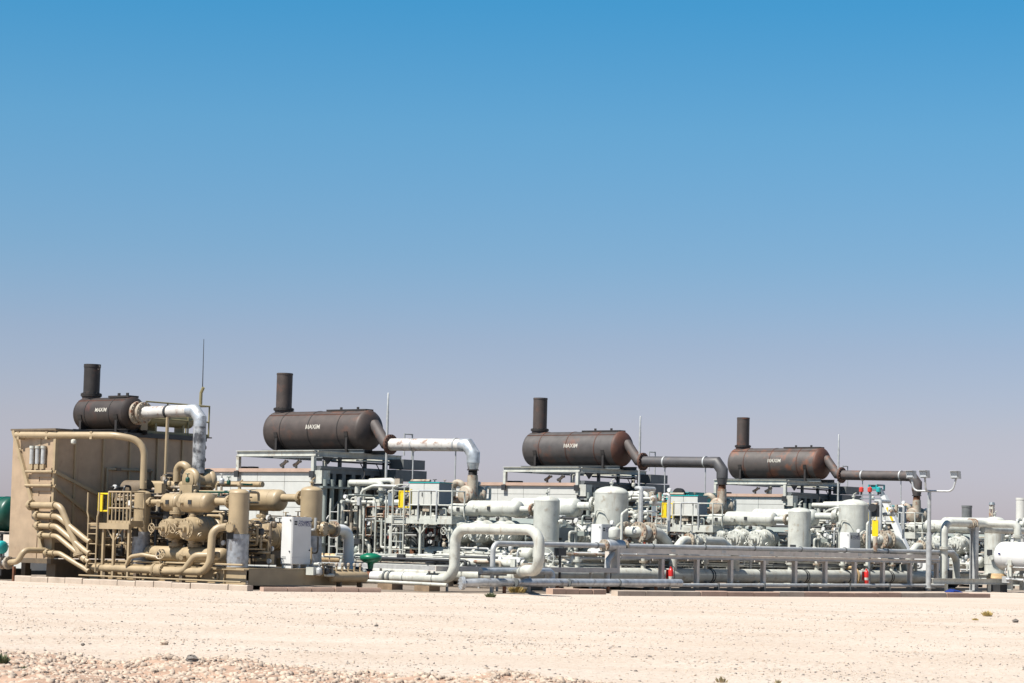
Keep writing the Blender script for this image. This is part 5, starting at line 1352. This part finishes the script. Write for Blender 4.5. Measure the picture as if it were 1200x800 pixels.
def teal_valve():
    t = thing('actuated_valve', 'pipe valve with a teal actuator at the far left', 'valve', (6.0, -20.2, 0))
    v = -20.3
    part('pipe', MB().tube([(3.5, v, .55), (6.6, v, .55)], .11, None, 16), 'galv', t)
    part('pipe', MB().tube([(6.6, v, .55), (7.1, v, .6), (7.25, v + .1, .95), (7.3, v + .9, .95)], .09, .2, 14), 'tan', t)
    part('valve_body', MB().vessel((5.7, v, .55), (6.3, v, .55), .19, .4, 16), 'cladding', t)
    for u in (5.55, 6.4, 6.65): part('flange', MB().flange((u, v, .55), (1, 0, 0), .2, .04, 10, 18), 'rusty_white', t)
    a = part('actuator', MB().vessel((5.85, v - .1, 1.02), (6.55, v - .1, 1.02), .2, .35, 18), 'teal', t, 'bright teal actuator drum')
    part('actuator_box', MB().box(5.5, 5.84, v - .22, v + .05, .92, 1.14), 'galv', a)
    part('yoke', MB().box(5.92, 6.08, v - .08, v + .08, .66, .84), 'slate', a)
    for u in (4.9, 6.9): part('support', MB().box(u, u + .07, v - .04, v + .04, 0, .45), 'rust', t)
    part('conduit', MB().tube([(3.6, v, 1.1), (4.8, v, .75), (5.5, v, .95)], .03, .3, 6), 'dark_steel', t)
teal_valve()
t = thing('low_trough', 'dark trough on the ground at the left edge', 'trough', (4.4, -18.6, 0))
part('body', MB().box(2.6, 5.2, -19.4, -18.2, .12, .34), 'dark', t)
for u in (2.8, 5.0): part('runner', MB().box(u - .1, u + .1, -19.5, -18.1, 0, .12), 'dark_steel', t)

# ================================================================== small plants and stones on the sand
def world_single(name, mb, m, label, cat, loc, group=None):
    me = bpy.data.meshes.new(name); me.from_pydata(mb.v, [], mb.f); me.materials.append(MATS[m])
    o = bpy.data.objects.new(name, me); col.objects.link(o); o.location = loc
    o['label'] = label; o['category'] = cat
    if group: o['group'] = group
    return o
def tuft(seed, r, h, n):
    rd = random.Random(seed); mb = MB()
    for k in range(n):
        a = rd.uniform(0, 6.28); q = rd.random() ** .6 * r; x, y = math.cos(a) * q * .5, math.sin(a) * q * .5
        L = h * rd.uniform(.5, 1.1) * (1 - .5 * q / r); lean = rd.uniform(.2, 1.1) * q / r + .1
        b = rd.uniform(0, 6.28); w = .006 + .01 * rd.random()
        tip = (x + math.cos(a) * lean * L, y + math.sin(a) * lean * L, L)
        wx, wy = math.cos(b) * w, math.sin(b) * w
        mid = ((x + tip[0]) / 2 + wx, (y + tip[1]) / 2 + wy, L * .6); mid2 = (mid[0] - 2 * wx, mid[1] - 2 * wy, mid[2])
        mb.add([(x - wx, y - wy, 0), (x + wx, y + wy, 0), mid, tip, mid2], [(0, 1, 2, 3, 4)])
    return mb
def gpt(px, py):
    d = fw * 2833 + cr * (px - 600) + cu * (400 - py)
    k = -1.65 / d.z
    return Vector((d.x * k, d.y * k, 0))
for sd_, px_, py_, r_, h_, n_, m_, lab in (
        (1, 1157, 721, .20, .16, 240, 'dry_plant', 'round yellow dry tuft on the sand at the right'),
        (2, 1143, 726, .13, .06, 120, 'dry_plant', 'flat straw tuft just left of the round yellow tuft'),
        (3, 846, 799, .12, .10, 22, 'straw', 'sparse dry stalks at the bottom edge, left of another'),
        (4, 911, 800, .07, .06, 22, 'straw', 'small pale tuft at the bottom edge, right of the stalks'),
        (5, 28, 801, .10, .07, 120, 'weed', 'grey green weed at the bottom left corner'),
        (6, 2, 797, .09, .12, 110, 'weed', 'green weed cut by the left edge at the bottom'),
        (7, 575, 699, .25, .16, 220, 'weed', 'olive weed below the low silver pipe'),
        (8, 606, 694, .45, .30, 320, 'dry_plant', 'brown dry bush under the low silver pipe')):
    p = gpt(px_, py_); p.z = bank_h(p.x, p.y) if p.y < bank_edge(p.x) and p.y < 34 else 0
    world_single('dry_tuft' if m_ != 'weed' else 'weed', tuft(sd_, r_, h_, n_), m_, lab, 'plant', p, 'tufts on the sand')
def rock(seed, s):
    rd = random.Random(seed); mb = MB().vessel((0, 0, -.3 * s), (0, 0, .7 * s), .62 * s, .8, 9)
    mb.v = [(x * 1.2 + rd.uniform(-.12, .12) * s, y + rd.uniform(-.12, .12) * s, z + rd.uniform(-.1, .1) * s) for x, y, z in mb.v]
    return mb
for sd_, px_, py_, s_, m_, lab in ((11, 192, 754, .085, 'stone', 'lone brownish stone on the pale sand at lower left'), (12, 1190, 728, .10, 'stone_dark', 'dark stone right of the yellow tuft'),
        (13, 745, 787, .04, 'stone_dark', 'small dark stone low on the sand right of centre'), (14, 224, 792, .10, 'stone_dark', 'dark lump in the rubble at the bottom'), (15, 97, 755, .04, 'stone_dark', 'small dark stone on the sand far left'),
        (16, 441, 733, .05, 'stone_dark', 'dark stone left of centre on the gravel'), (17, 952, 766, .04, 'stone_dark', 'dark stone on the gravel right of centre')):
    p = gpt(px_, py_); p.z = bank_h(p.x, p.y) if p.y < bank_edge(p.x) and p.y < 34 else 0
    world_single('loose_stone', rock(sd_, s_), m_, lab, 'stone', p, 'single loose stones')
